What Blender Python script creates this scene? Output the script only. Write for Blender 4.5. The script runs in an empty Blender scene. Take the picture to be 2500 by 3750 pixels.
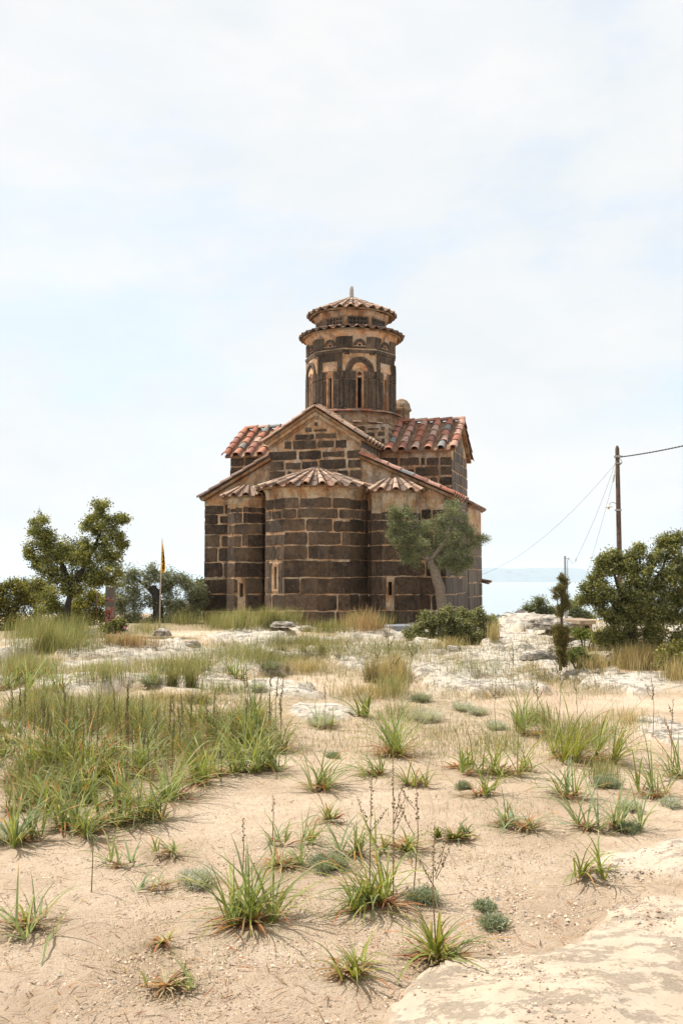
import bpy, math, random
import numpy as np
R = math.radians
rnd = random.Random(7)
rs = np.random.RandomState(11)

# ------------------------------------------------------------------ camera model
F = 3646.0; PITCH = math.atan(237/F); EYE = 1.6
CT, ST = math.cos(PITCH), math.sin(PITCH)
def ray(px, py):
    x = (np.asarray(px, float)-1250)/F; u = (1875-np.asarray(py, float))/F
    return x, CT-u*ST, ST+u*CT
def at(px, py, Y):                       # point seen at a photo pixel, at distance Y
    x, y, z = ray(px, py)
    return np.array([x/y*Y, Y, EYE+z/y*Y])

# ------------------------------------------------------------------ noise and ground height
def _h(ix, iy, s):
    n = (ix*374761393 + iy*668265263 + s*974634777) & 0xffffffff
    n = ((n ^ (n >> 13))*1274126177) & 0xffffffff
    return ((n ^ (n >> 16)) & 0xffff)/65535.0
def vnoise(x, y, s=0):
    x = np.asarray(x, float); y = np.asarray(y, float)
    ix = np.floor(x).astype(np.int64); iy = np.floor(y).astype(np.int64)
    fx = x-ix; fy = y-iy; fx = fx*fx*(3-2*fx); fy = fy*fy*(3-2*fy)
    a = _h(ix, iy, s); b = _h(ix+1, iy, s); c = _h(ix, iy+1, s); d = _h(ix+1, iy+1, s)
    return (a*(1-fx)+b*fx)*(1-fy)+(c*(1-fx)+d*fx)*fy
def fbm(x, y, o=4, s=0):
    t = 0; a = .5; f = 1.0; n = 0
    for i in range(o):
        t = t+a*vnoise(x*f+i*17.3, y*f-i*9.1, s+i); n += a; a *= .5; f *= 2.03
    return t/n
def sstep(a, b, x):
    t = np.clip((x-a)/(b-a), 0, 1); return t*t*(3-2*t)

def base_h(x, y):
    x = np.asarray(x, float); y = np.asarray(y, float)
    yy = y+sstep(3, 9, x)*np.clip(y-22, 0, 40)*.5+sstep(4, 14, -x)*np.clip(y-26, 0, 40)*.25
    z = np.interp(yy, [-12, 2, 8, 14, 20, 26, 33, 38, 60, 200, 420, 900], [-.15, 0, .08, .18, .27, .34, .36, .12, -4, -38, -88, -130])
    z = z+.10*(fbm(x*.3+3, y*.3, 3, 5)-.5)*sstep(1, 6, y)+.03*(fbm(x*1.4, y*1.4, 3, 9)-.5)
    far = sstep(45, 120, y)
    return z+far*8*(fbm(x*.03, y*.03, 4, 2)-.5)

ROCKS = []      # (cx, cy, rx, ry, height)
def _flat_hit(px, py):
    x, y, z = ray(px, py); t = 2.0
    for i in range(60):
        h = EYE - float(base_h(x*t, y*t)); t = .5*t+.5*h/max(-z, 1e-3)
        t = min(t, 60)
    return x*t, y*t
def rock(dx, dy, w, h, up=.10):
    k = 1.5944
    a = _flat_hit(dx*k, (dy+h/2)*k); b = _flat_hit(dx*k, (dy-h/2)*k); c = _flat_hit(dx*k, dy*k)
    ROCKS.append((c[0], (a[1]+b[1])/2, w/2*k/F*c[1]*1.15, max(.15, abs(b[1]-a[1])/2*1.15), up*1.1))
for r_ in [(290,1506,230,26,.13),(250,1530,150,12,.06),(560,1480,200,34,.16),(30,1512,90,34,.14),(655,1436,110,20,.14),
           (850,1468,150,30,.14),(905,1515,230,34,.12),(1000,1552,300,40,.12),(1225,1452,150,34,.24),(1190,1500,170,26,.16),
           (1100,1582,300,34,.09),(60,1600,150,18,.08),(200,1594,240,16,.10),(640,1590,170,18,.12),(690,1604,150,12,.07),
           (735,1640,150,34,.05),(1445,1580,150,40,.08),(1400,1556,80,18,.10),(1540,1690,110,46,.05),(540,1535,120,16,.08),
           (1330,1470,110,24,.16),(1180,1478,120,20,.12),(12,1670,50,30,.05),(985,1490,60,12,.10),(1290,1550,130,26,.08),(830,1530,70,22,.08)]:
    rock(*r_)
def slab_poly(pts):
    return np.array([_flat_hit(p[0]*1.5944, p[1]*1.5944) for p in pts])
SLABS = [slab_poly([(860,2420),(930,2330),(1010,2262),(1150,2232),(1290,2205),(1360,2168),(1400,2150),(1470,2125),(1600,2085),(2000,2030),(2400,2500),(1500,2900)]),
         slab_poly([(1345,2030),(1370,1992),(1440,1955),(1500,1925),(1560,1905),(1750,1880),(1850,2000),(1700,2060),(1570,2090),(1545,2040),(1470,2020)])]
def poly_sd(x, y, P):           # signed distance, inside negative
    x = np.asarray(x, float); y = np.asarray(y, float)
    d = np.full(np.broadcast(x, y).shape, 1e9); ins = np.zeros(d.shape, bool)
    n = len(P)
    for i in range(n):
        a = P[i]; b = P[(i+1) % n]; e = b-a
        wx = x-a[0]; wy = y-a[1]
        t = np.clip((wx*e[0]+wy*e[1])/(e@e), 0, 1)
        d = np.minimum(d, np.hypot(wx-e[0]*t, wy-e[1]*t))
        c = (a[1] > y) != (b[1] > y)
        xi = (b[0]-a[0])*(y-a[1])/((b[1]-a[1]) if b[1] != a[1] else 1e-9)+a[0]
        ins ^= c & (x < xi)
    return np.where(ins, -d, d)
def rock_mask(x, y):
    x = np.asarray(x, float); y = np.asarray(y, float)
    m = np.zeros(np.broadcast(x, y).shape); hh = m.copy()
    wob = fbm(x*1.9, y*1.3, 5, 21)-.5
    for (cx, cy, rx, ry, up) in ROCKS:
        d = np.sqrt(((x-cx)/rx)**2+((y-cy)/ry)**2)-wob*1.7+.03
        k = 1-sstep(.72, 1.0, d)
        m = np.maximum(m, k); hh = np.maximum(hh, k*up)
    band = sstep(11.5, 13.5, y)*(1-sstep(24.5, 27, y))
    q = fbm(x*.55+y*.12+11, y*.75, 5, 91)+.10*sstep(-1, 4, x)-.05*sstep(-2, -6, x)
    k = band*sstep(.58, .61, q)
    m = np.maximum(m, k); hh = np.maximum(hh, k*.09)
    for P in SLABS:
        sd = poly_sd(x, y, P)+(fbm(x*3, y*3, 5, 31)-.5)*.5
        k = 1-sstep(-.05, .04, sd)
        m = np.maximum(m, k); hh = np.maximum(hh, .035*k+.05*(1-sstep(-.5, .02, sd)))
    return m, hh
def gh(x, y, full=False):
    z = base_h(x, y); m, hh = rock_mask(x, y)
    x = np.asarray(x, float); y = np.asarray(y, float)
    near = 1-sstep(5, 10, y)
    rid = 1-np.abs(2*fbm(x*1.1, y*1.6, 4, 41)-1)
    led = fbm(x*1.0, y*2.2, 5, 51)
    led = np.floor(led*11)/11*.75+led*.25
    z = z+hh*(.55+.9*rid*(1-near)+.45*near)+m*((led-.5)*(.22*(1-near)+.03*near)+near*.15*(fbm(x*1.5, y*1.5, 4, 77)-.5))
    if full:
        s = (fbm(x*6, y*6, 4, 61)-.5)*.045+(fbm(x*30, y*30, 2, 71)-.5)*.014
        z = z+s*(1-.5*m)*(1-sstep(12, 25, y))
        return z, m
    return z
_gx = np.linspace(-16, 16, 1001); _gy = np.concatenate([np.linspace(2, 10, 401)[:-1], np.linspace(10, 37, 676)])
_GX, _GY = np.meshgrid(_gx, _gy, indexing='ij'); _GZ = gh(_GX, _GY)
def base_clamp(x, y):
    fx = np.clip((x+16)/32*1000, 0, 999.999)
    fy = np.where(y < 10, (y-2)/.02, 400+(y-10)/.04); fy = np.clip(fy, 0, len(_gy)-1.001)
    i = fx.astype(int); j = fy.astype(int); a = fx-i; b = fy-j
    return (_GZ[i, j]*(1-a)+_GZ[i+1, j]*a)*(1-b)+(_GZ[i, j+1]*(1-a)+_GZ[i+1, j+1]*a)*b
def hit(px, py):                      # ground points under photo pixels (arrays)
    px = np.atleast_1d(np.asarray(px, float)); py = np.atleast_1d(np.asarray(py, float))
    x, y, z = ray(px, py); sx = x/y; sz_ = z/y
    ts = np.concatenate([np.linspace(2.6, 12, 120), np.linspace(12.1, 36, 240)])
    t = np.empty(px.shape)
    for a in range(0, len(px), 2000):
        q = slice(a, a+2000)
        D = EYE+sz_[q, None]*ts-base_clamp(sx[q, None]*ts, np.broadcast_to(ts, (len(px[q]), len(ts))))
        below = D < 0; k = np.maximum(below.argmax(1), 1); r = np.arange(len(k))
        d0, d1 = D[r, k-1], D[r, k]; f = d0/(d0-d1+1e-9)
        t[q] = np.where(below.any(1), ts[k-1]+(ts[k]-ts[k-1])*np.clip(f, 0, 1), 30.0)
    P = np.stack([sx*t, t, np.zeros_like(t)], 1)
    P[:, 2] = base_clamp(P[:, 0], P[:, 1])
    return P
K = 1.5944
def hitd(dx, dy): return hit([dx*K], [dy*K])[0]

# ------------------------------------------------------------------ scene helpers
scn = bpy.context.scene
COL = scn.collection
def tag(o, label=None, cat=None, group=None, kind=None):
    if label: o['label'] = label
    if cat: o['category'] = cat
    if group: o['group'] = group
    if kind: o['kind'] = kind
    return o
def empty(name, loc, rz=0, label=None, cat=None, group=None):
    o = bpy.data.objects.new(name, None); COL.objects.link(o)
    o.location = [float(v) for v in loc]; o.rotation_euler = (0, 0, rz); o.empty_display_size = .2
    return tag(o, label, cat, group)
def mesh_np(name, V, Fq, C=None, mats=(), mi=None, parent=None, origin=None, smooth=False):
    """V (n,3); Fq (m,4) quads or list of polys; C per-face colour"""
    V = np.asarray(V, float)
    if origin is not None: V = V-np.asarray(origin, float)
    me = bpy.data.meshes.new(name)
    if isinstance(Fq, np.ndarray):
        m, k = Fq.shape
        me.vertices.add(len(V)); me.vertices.foreach_set('co', V.astype(np.float32).ravel())
        me.loops.add(m*k); me.loops.foreach_set('vertex_index', Fq.astype(np.int32).ravel())
        me.polygons.add(m)
        me.polygons.foreach_set('loop_start', np.arange(0, m*k, k, dtype=np.int32))
        me.polygons.foreach_set('loop_total', np.full(m, k, dtype=np.int32))
        lens = np.full(m, k)
    else:
        me.from_pydata([tuple(map(float, v)) for v in V], [], [tuple(map(int, f)) for f in Fq])
        lens = np.array([len(f) for f in Fq])
    for mt in mats: me.materials.append(mt)
    me.update(calc_edges=True)
    if C is not None:
        C = np.asarray(C, float)
        at_ = me.color_attributes.new('Col', 'FLOAT_COLOR', 'CORNER')
        c4 = np.ones((int(lens.sum()), 4), np.float32); c4[:, :3] = np.repeat(C, lens, axis=0)
        at_.data.foreach_set('color', c4.ravel())
    if mi is not None: me.polygons.foreach_set('material_index', np.asarray(mi, dtype=np.int32))
    if smooth: me.polygons.foreach_set('use_smooth', np.ones(len(me.polygons), bool))
    me.validate(); me.update()
    o = bpy.data.objects.new(name, me); COL.objects.link(o)
    if parent is not None: o.parent = parent
    elif origin is not None: o.location = [float(v) for v in origin]
    return o
class MB:
    def __init__(s): s.v = []; s.f = []; s.c = []; s.m = []
    def add(s, vs, fs, col=(1, 1, 1), mat=0):
        b = len(s.v); s.v.extend([tuple(map(float, v)) for v in vs])
        for f in fs:
            s.f.append(tuple(b+i for i in f)); s.c.append(col); s.m.append(mat)
    def box(s, lo, hi, col=(1, 1, 1), mat=0):
        x0, y0, z0 = lo; x1, y1, z1 = hi
        s.add([(x0,y0,z0),(x1,y0,z0),(x1,y1,z0),(x0,y1,z0),(x0,y0,z1),(x1,y0,z1),(x1,y1,z1),(x0,y1,z1)],
              [(0,3,2,1),(4,5,6,7),(0,1,5,4),(1,2,6,5),(2,3,7,6),(3,0,4,7)], col, mat)
    def lathe(s, c, prof, n=24, col=(1, 1, 1), mat=0, jit=0):
        b = len(s.v); c = np.array(c, float)
        vs = []
        for (r, z) in prof:
            for i in range(n):
                a = 2*math.pi*i/n; q = r*(1+rnd.uniform(-jit, jit))
                vs.append((c[0]+q*math.cos(a), c[1]+q*math.sin(a), c[2]+z))
        fs = []
        for j in range(len(prof)-1):
            for i in range(n):
                k = (i+1) % n; fs.append((j*n+i, j*n+k, (j+1)*n+k, (j+1)*n+i))
        fs.append(tuple(range(n-1, -1, -1))); fs.append(tuple((len(prof)-1)*n+i for i in range(n)))
        s.add(vs, fs, col, mat)
    def tube(s, pts, rad, n=6, col=(1, 1, 1), mat=0):
        pts = [np.array(p, float) for p in pts]; m = len(pts)
        if not hasattr(rad, '__len__'): rad = [rad]*m
        vs = []; prev = None
        for i, p in enumerate(pts):
            d = pts[min(i+1, m-1)]-pts[max(i-1, 0)]; d = d/(np.linalg.norm(d)+1e-9)
            if prev is None:
                a = np.cross(d, (0, 0, 1.0)) if abs(d[2]) < .9 else np.cross(d, (1.0, 0, 0))
            else: a = prev-d*(prev@d)
            a = a/np.linalg.norm(a); prev = a; b = np.cross(d, a)
            for k in range(n):
                t = 2*math.pi*k/n; vs.append(p+rad[i]*(math.cos(t)*a+math.sin(t)*b))
        fs = [(i*n+k, i*n+(k+1) % n, (i+1)*n+(k+1) % n, (i+1)*n+k) for i in range(m-1) for k in range(n)]
        fs.append(tuple(range(n-1, -1, -1))); fs.append(tuple((m-1)*n+k for k in range(n)))
        s.add(vs, fs, col, mat)
    def build(s, name, mats, parent=None, origin=None, smooth=False):
        if not isinstance(mats, (list, tuple)): mats = [mats]
        return mesh_np(name, s.v, s.f, s.c, mats, s.m, parent, origin, smooth)

# ------------------------------------------------------------------ materials
class NT:
    def __init__(s, name):
        s.mat = bpy.data.materials.new(name); s.mat.use_nodes = True
        s.t = s.mat.node_tree; s.t.nodes.clear()
        s.out = s.n('ShaderNodeOutputMaterial')
    def n(s, ty, ins=None, **kw):
        nd = s.t.nodes.new(ty)
        for k, v in kw.items(): setattr(nd, k, v)
        for k, v in (ins or {}).items(): s.set(nd, k, v)
        return nd
    def set(s, nd, k, v):
        if isinstance(v, bpy.types.NodeSocket): s.t.links.new(v, nd.inputs[k])
        else: nd.inputs[k].default_value = v
    def noise(s, vec, scale, detail=4, rough=.55):
        return s.n('ShaderNodeTexNoise', {'Vector': vec, 'Scale': scale, 'Detail': detail, 'Roughness': rough}).outputs['Fac']
    def ramp(s, fac, stops, interp='LINEAR'):
        nd = s.n('ShaderNodeValToRGB', {'Fac': fac}); cr = nd.color_ramp; cr.interpolation = interp
        while len(cr.elements) < len(stops): cr.elements.new(.5)
        for e, (p, c) in zip(cr.elements, stops):
            e.position = p; e.color = (c, c, c, 1) if not hasattr(c, '__len__') else (*c, 1)
        return nd.outputs['Color']
    def mix(s, fac, a, b, mode='MIX'):
        nd = s.n('ShaderNodeMix', data_type='RGBA', blend_type=mode)
        for k, v in ((0, fac), (6, a), (7, b)):
            if isinstance(v, bpy.types.NodeSocket): s.t.links.new(v, nd.inputs[k])
            elif k == 0: nd.inputs[0].default_value = v
            else: nd.inputs[k].default_value = (*v, 1) if len(v) == 3 else v
        return nd.outputs[2]
    def math(s, op, a, b=0.0):
        nd = s.n('ShaderNodeMath', operation=op)
        for k, v in ((0, a), (1, b)):
            if isinstance(v, bpy.types.NodeSocket): s.t.links.new(v, nd.inputs[k])
            else: nd.inputs[k].default_value = v
        return nd.outputs[0]
    def attr(s, name='Col'): return s.n('ShaderNodeAttribute', attribute_name=name).outputs['Color']
    def pos(s): return s.n('ShaderNodeNewGeometry').outputs['Position']
    def bump(s, h, strength=.5, dist=.01):
        return s.n('ShaderNodeBump', {'Height': h, 'Strength': strength, 'Distance': dist}).outputs['Normal']
    def bsdf(s, col, rough=.9, normal=None, spec=.3, metal=0.0):
        b = s.n('ShaderNodeBsdfPrincipled', {'Base Color': col if isinstance(col, bpy.types.NodeSocket) else (*col, 1), 'Roughness': rough,
                                             'Specular IOR Level': spec, 'Metallic': metal})
        if normal is not None: s.set(b, 'Normal', normal)
        s.t.links.new(b.outputs[0], s.out.inputs['Surface']); return b
def grey(t, lo, hi): return [(lo, 0.0), (hi, 1.0)]

def m_stone():
    m = NT('dark_stone'); p = m.pos(); c = m.attr()
    c = m.mix(1.0, c, m.ramp(m.noise(p, 9, 7, .75), [(.32, .45), (.68, 1.7)]), 'MULTIPLY')
    c = m.mix(m.ramp(m.noise(p, 2.2, 5), [(.45, 0), (.65, .6)]), c, (.12, .075, .045))
    c = m.mix(m.ramp(m.noise(p, 1.3, 6, .7), [(.5, 0), (.62, .7)]), c, (.024, .019, .016))
    st = m.n('ShaderNodeMapping', {'Vector': p, 'Scale': (3.2, 3.2, 1.5)}).outputs[0]
    c = m.mix(m.ramp(m.noise(st, 1.0, 8, .75), [(.53, 0), (.66, .55)]), c, (.22, .145, .09))
    c = m.mix(m.ramp(m.noise(p, 16, 5, .75), [(.54, 0), (.66, .45)]), c, (.16, .13, .10))
    c = m.mix(m.ramp(m.noise(p, 30, 4, .65), [(.60, 0), (.70, .6)]), c, (.26, .23, .19))
    m.bsdf(c, .93, m.bump(m.noise(p, 45, 5, .7), .7, .012), .2); return m.mat
def m_flank():            # weathered, streaked north side
    m = NT('lichened_stone'); p = m.pos(); c = m.attr()
    v = m.n('ShaderNodeMapping', {'Vector': p, 'Scale': (7, 7, 1.0)}).outputs[0]
    c = m.mix(m.ramp(m.noise(v, 1.0, 5, .65), [(.38, .05), (.66, .62)]), c, (.27, .245, .215))
    c = m.mix(m.ramp(m.noise(p, 2.0, 5), [(.45, 0), (.7, .5)]), c, (.09, .08, .07))
    m.bsdf(c, .95, m.bump(m.noise(p, 40, 5, .7), .6, .01), .2); return m.mat
def m_plaster():
    m = NT('lime_mortar'); p = m.pos(); n = m.noise(p, 2.1, 6, .62)
    c = m.ramp(n, [(.30, (.16, .11, .08)), (.40, (.40, .22, .11)), (.50, (.46, .30, .18)), (.58, (.50, .40, .30)), (.75, (.38, .33, .27))])
    st = m.n('ShaderNodeMapping', {'Vector': p, 'Scale': (5, 5, 1.6)}).outputs[0]
    c = m.mix(m.ramp(m.noise(st, 1.0, 7, .72), [(.47, 0), (.62, .8)]), c, (.12, .09, .07))
    c = m.mix(m.ramp(m.noise(p, 5, 6, .7), [(.52, 0), (.64, .6)]), c, (.50, .44, .36))
    c = m.mix(m.ramp(m.noise(p, 9, 6, .75), [(.50, 0), (.66, .7)]), c, (.16, .11, .08))
    c = m.mix(m.ramp(m.noise(p, 28, 4, .7), [(.56, 0), (.72, .6)]), c, (.17, .12, .085))
    c = m.mix(1.0, c, m.attr(), 'MULTIPLY')
    m.bsdf(c, .95, m.bump(m.noise(p, 22, 6, .75), .9, .03), .15); return m.mat
def m_tile():
    m = NT('clay_tile'); p = m.pos(); c = m.attr()
    c = m.mix(1.0, c, m.ramp(m.noise(p, 14, 5, .65), [(.25, .65), (.75, 1.35)]), 'MULTIPLY')
    c = m.mix(m.ramp(m.noise(p, 7, 6, .7), [(.52, 0), (.70, .8)]), c, (.09, .07, .055))
    c = m.mix(m.ramp(m.noise(p, 30, 3, .6), [(.62, 0), (.72, .5)]), c, (.42, .36, .29))
    m.bsdf(c, .85, m.bump(m.noise(p, 50, 4), .4, .006), .25); return m.mat
def m_col(name, rough=.85, var=.3, scale=20, spec=.3, bump=.3):
    m = NT(name); p = m.pos()
    c = m.mix(1.0, m.attr(), m.ramp(m.noise(p, scale, 5, .6), [(.25, 1-var), (.75, 1+var)]), 'MULTIPLY')
    m.bsdf(c, rough, m.bump(m.noise(p, scale*2, 4), bump, .01), spec); return m.mat
def m_leaf(name, trans=.3, spec=.35, rough=.5):
    m = NT(name); c = m.attr()
    b = m.bsdf(c, rough, None, spec)
    tr = m.n('ShaderNodeBsdfTranslucent', {'Color': m.mix(1.0, c, (1.5, 1.35, .7), 'MULTIPLY')})
    mx = m.n('ShaderNodeMixShader', {0: trans})
    m.t.links.new(b.outputs[0], mx.inputs[1]); m.t.links.new(tr.outputs[0], mx.inputs[2])
    m.t.links.new(mx.outputs[0], m.out.inputs['Surface']); return m.mat
def m_ground():
    m = NT('sandy_ground'); p = m.pos()
    rk = m.n('ShaderNodeAttribute', attribute_name='rock').outputs['Fac']
    gr = m.n('ShaderNodeAttribute', attribute_name='litter').outputs['Fac']
    s = m.ramp(m.noise(p, 1.6, 6, .6), [(.3, (.55, .415, .295)), (.5, (.67, .525, .385)), (.72, (.75, .61, .465))])
    s = m.mix(m.ramp(m.noise(p, 26, 5, .75), [(.53, 0), (.68, .5)]), s, (.42, .28, .18))
    s = m.mix(m.ramp(m.noise(p, 70, 4, .7), [(.55, 0), (.70, .6)]), s, (.74, .60, .45))
    vo = m.n('ShaderNodeTexVoronoi', {'Vector': p, 'Scale': 60.0, 'Randomness': 1.0})
    peb = m.ramp(vo.outputs['Distance'], [(.16, 1), (.26, 0)])
    pebm = m.math('MULTIPLY', peb, m.ramp(vo.outputs['Color'], [(.55, 0), (.6, .8)]))
    s = m.mix(pebm, s, m.ramp(vo.outputs['Color'], [(.5, (.34, .30, .27)), (.7, (.66, .56, .45)), (.9, (.45, .29, .19))]))
    s = m.mix(1.0, s, m.ramp(m.noise(p, .55, 5, .6), [(.35, (.84, .80, .76)), (.6, (1.04, 1.03, 1.02))]), 'MULTIPLY')
    s = m.mix(m.ramp(m.noise(p, 4.5, 6, .7), [(.52, 0), (.68, .45)]), s, (.44, .30, .20))
    lit = m.mix(m.ramp(m.noise(p, 14, 6, .75), [(.4, 0), (.6, 1)]), (.16, .15, .07), (.42, .31, .19))
    s = m.mix(m.math('MULTIPLY', gr, m.ramp(m.noise(p, 9, 5, .7), [(.3, .25), (.6, 1)])), s, lit)
    r = m.ramp(m.noise(p, 2.4, 7, .65), [(.3, (.40, .335, .265)), (.5, (.54, .475, .39)), (.7, (.61, .56, .485))])
    farr = m.ramp(m.n('ShaderNodeSeparateXYZ', {0: p}).outputs[1], [(0, 0), (1, 1)])
    mr = m.n('ShaderNodeMapRange', {'Value': m.n('ShaderNodeSeparateXYZ', {0: p}).outputs[1], 'From Min': 5.0, 'From Max': 9.0}).outputs[0]
    r = m.mix(mr, m.ramp(m.noise(p, 2.4, 7, .65), [(.3, (.40, .31, .225)), (.5, (.47, .375, .28)), (.7, (.51, .42, .33))]), r)
    pv = m.n('ShaderNodeMapping', {'Vector': p, 'Scale': (4, 7, 9)}).outputs[0]
    pit = m.noise(pv, 1.0, 8, .82)
    mr2 = m.n('ShaderNodeMapRange', {'Value': m.n('ShaderNodeSeparateXYZ', {0: p}).outputs[1], 'From Min': 5.0, 'From Max': 9.0, 'To Min': .22, 'To Max': .7}).outputs[0]
    mr3 = m.n('ShaderNodeMapRange', {'Value': m.n('ShaderNodeSeparateXYZ', {0: p}).outputs[1], 'From Min': 7.0, 'From Max': 11.0, 'To Min': .0, 'To Max': .8}).outputs[0]
    r = m.mix(m.math('MULTIPLY', mr3, m.ramp(pit, [(.55, 0), (.63, .8)])), r, (.20, .18, .165))
    pv2 = m.n('ShaderNodeMapping', {'Vector': p, 'Scale': (19, 34, 34)}).outputs[0]
    r = m.mix(m.ramp(m.noise(pv2, 1.0, 6, .75), [(.60, 0), (.68, .7)]), r, (.26, .225, .185))
    r = m.mix(m.ramp(m.noise(p, 1.3, 6, .7), [(.42, 0), (.7, .4)]), r, (.36, .31, .26))
    r = m.mix(m.ramp(m.noise(p, 30, 4, .7), [(.60, 0), (.70, .6)]), r, (.30, .27, .23))
    c = m.mix(rk, s, r)
    h1 = m.math('ADD', m.noise(p, 40, 6, .75), m.math('MULTIPLY', pebm, .6))
    h2 = m.math('SUBTRACT', m.noise(p, 9, 7, .7), m.ramp(pit, [(.52, 0), (.62, .5)]))
    h2 = m.math('MULTIPLY', h2, mr2); h1 = m.math('MULTIPLY', h1, .8); hm = m.mix(rk, h1, h2)
    m.bsdf(c, .95, m.bump(hm, 1.0, .04), .15); return m.mat
def m_rock():
    m = NT('limestone'); p = m.pos()
    r = m.ramp(m.noise(p, 3.4, 7, .65), [(.3, (.38, .32, .26)), (.5, (.52, .46, .38)), (.7, (.58, .53, .46))])
    pv = m.n('ShaderNodeMapping', {'Vector': p, 'Scale': (5, 8, 12)}).outputs[0]
    pit = m.noise(pv, 1.0, 7, .78)
    r = m.mix(m.ramp(pit, [(.5, 0), (.64, .85)]), r, (.17, .155, .145))
    m.bsdf(r, .95, m.bump(m.math('SUBTRACT', m.noise(p, 12, 7, .7), m.ramp(pit, [(.5, 0), (.6, .6)])), 1.0, .05), .15); return m.mat
def m_plain(name, col, rough=.8, metal=0.0, spec=.3, var=.2, sc=30):
    m = NT(name); p = m.pos()
    c = m.mix(1.0, m.mix(1.0, (*col, 1), (1, 1, 1, 1), 'MULTIPLY'), m.ramp(m.noise(p, sc, 4), [(.3, 1-var), (.7, 1+var)]), 'MULTIPLY')
    m.bsdf(c, rough, m.bump(m.noise(p, sc*2, 3), .2, .004), spec, metal); return m.mat
def m_sea():
    m = NT('sea_water'); p = m.pos()
    v = m.n('ShaderNodeMapping', {'Vector': p, 'Scale': (.0012, .004, 1)}).outputs[0]
    c = m.mix(m.noise(v, 1.0, 4), (.27, .32, .345), (.33, .38, .40))
    m.bsdf(c, .32, m.bump(m.noise(p, .15, 4), .25, 1.5), .5); return m.mat
def m_haze(den):
    m = NT('haze_air')
    v = m.n('ShaderNodeVolumePrincipled', {'Color': (.78, .88, .96, 1), 'Density': den, 'Anisotropy': 0.0})
    m.t.links.new(v.outputs[0], m.out.inputs['Volume']); return m.mat
STONE, FLANK, PLASTER, TILE = m_stone(), m_flank(), m_plaster(), m_tile()
LEAF = m_leaf('leaf', .42); OLIVE_LEAF = m_leaf('olive_leaf', .2, .4); BLADE = m_leaf('grass_blade', .3, .3, .6)
BARK = m_col('bark', .95, .45, 25, .1, .8); GROUND = m_ground(); LIME = m_rock()
DARK = m_plain('dark_interior', (.012, .009, .008), .9)
WOOD = m_plain('weathered_pole_wood', (.115, .075, .055), .85, 0, .2, .4, 12)
METAL = m_plain('galvanised_metal', (.38, .38, .37), .5, .6, .5)
ENAMEL = m_plain('worn_enamel', (.62, .57, .47), .5)
WIRE = m_plain('black_cable', (.05, .05, .05), .6)
CONC = m_plain('rendered_concrete', (.33, .25, .175), .95, 0, .1, .3, 9)
PAINT = m_col('printed_panel', .6, .25, 40); CLOTH = m_col('flag_cloth', .85, .1, 30, .1)
WHITE_ST = m_plain('pale_carved_stone', (.42, .38, .32), .85, 0, .2, .3, 25)

# ------------------------------------------------------------------ setting: ground, sea, island, haze
def build_ground():
    ys = np.concatenate([np.linspace(-14, 1.5, 24)[:-1], np.geomspace(1.5, 42, 470)[:-1], np.geomspace(42, 900, 60)])
    tt = np.linspace(-1, 1, 421); tt = np.sign(tt)*(np.abs(tt)*.75+.25*np.abs(tt)**3)
    W = .66*(np.maximum(ys, 0)+5)
    X = W[:, None]*tt; Y = np.repeat(ys[:, None], len(tt), 1)
    Z, M = gh(X, Y, True)
    Lt = litter(X, Y)
    n, k = X.shape
    V = np.stack([X, Y, Z], -1).reshape(-1, 3)
    i = np.arange(n-1)[:, None]*k+np.arange(k-1)
    Fq = np.stack([i, i+1, i+k+1, i+k], -1).reshape(-1, 4)
    o = mesh_np('ground', V, Fq, None, [GROUND], None, None, None, True)
    for nm, A in (('rock', M), ('litter', Lt)):
        a = o.data.attributes.new(nm, 'FLOAT', 'POINT'); a.data.foreach_set('value', A.astype(np.float32).ravel())
    tag(o, kind='structure'); return o
GRASS_AREAS = []     # filled below, before the ground is built: (dx, dy, w, h)
def litter(x, y):
    t = sstep(7.5, 13, y)*.8+.07
    n = fbm(x*.8, y*.6, 4, 81)
    t = t*sstep(.35, .6, n)
    left = sstep(-.2, -1.6, x+.25*(y-6)*.3)*sstep(6.2, 7.6, y)
    t = np.clip(t+left*.75*sstep(.3, .5, n), 0, 1)
    w = .6+.8*fbm(x*5, y*5, 3, 83)
    for (cx, cy, r) in CLUMPS:
        k = (np.abs(x-cx) < 2.2*r) & (np.abs(y-cy) < 2.2*r)
        if k.any(): t[k] = np.maximum(t[k], .95*w[k]*np.exp(-((x[k]-cx)**2+(y[k]-cy)**2)/(r*r)))
    return np.clip(t, 0, 1)
CLUMPS = []
sea = mesh_np('sea', [(-26000, 250, -80), (26000, 250, -80), (26000, 26000, -80), (-26000, 26000, -80)], np.array([[0, 1, 2, 3]]), None, [m_sea()])
tag(sea, kind='structure')
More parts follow.
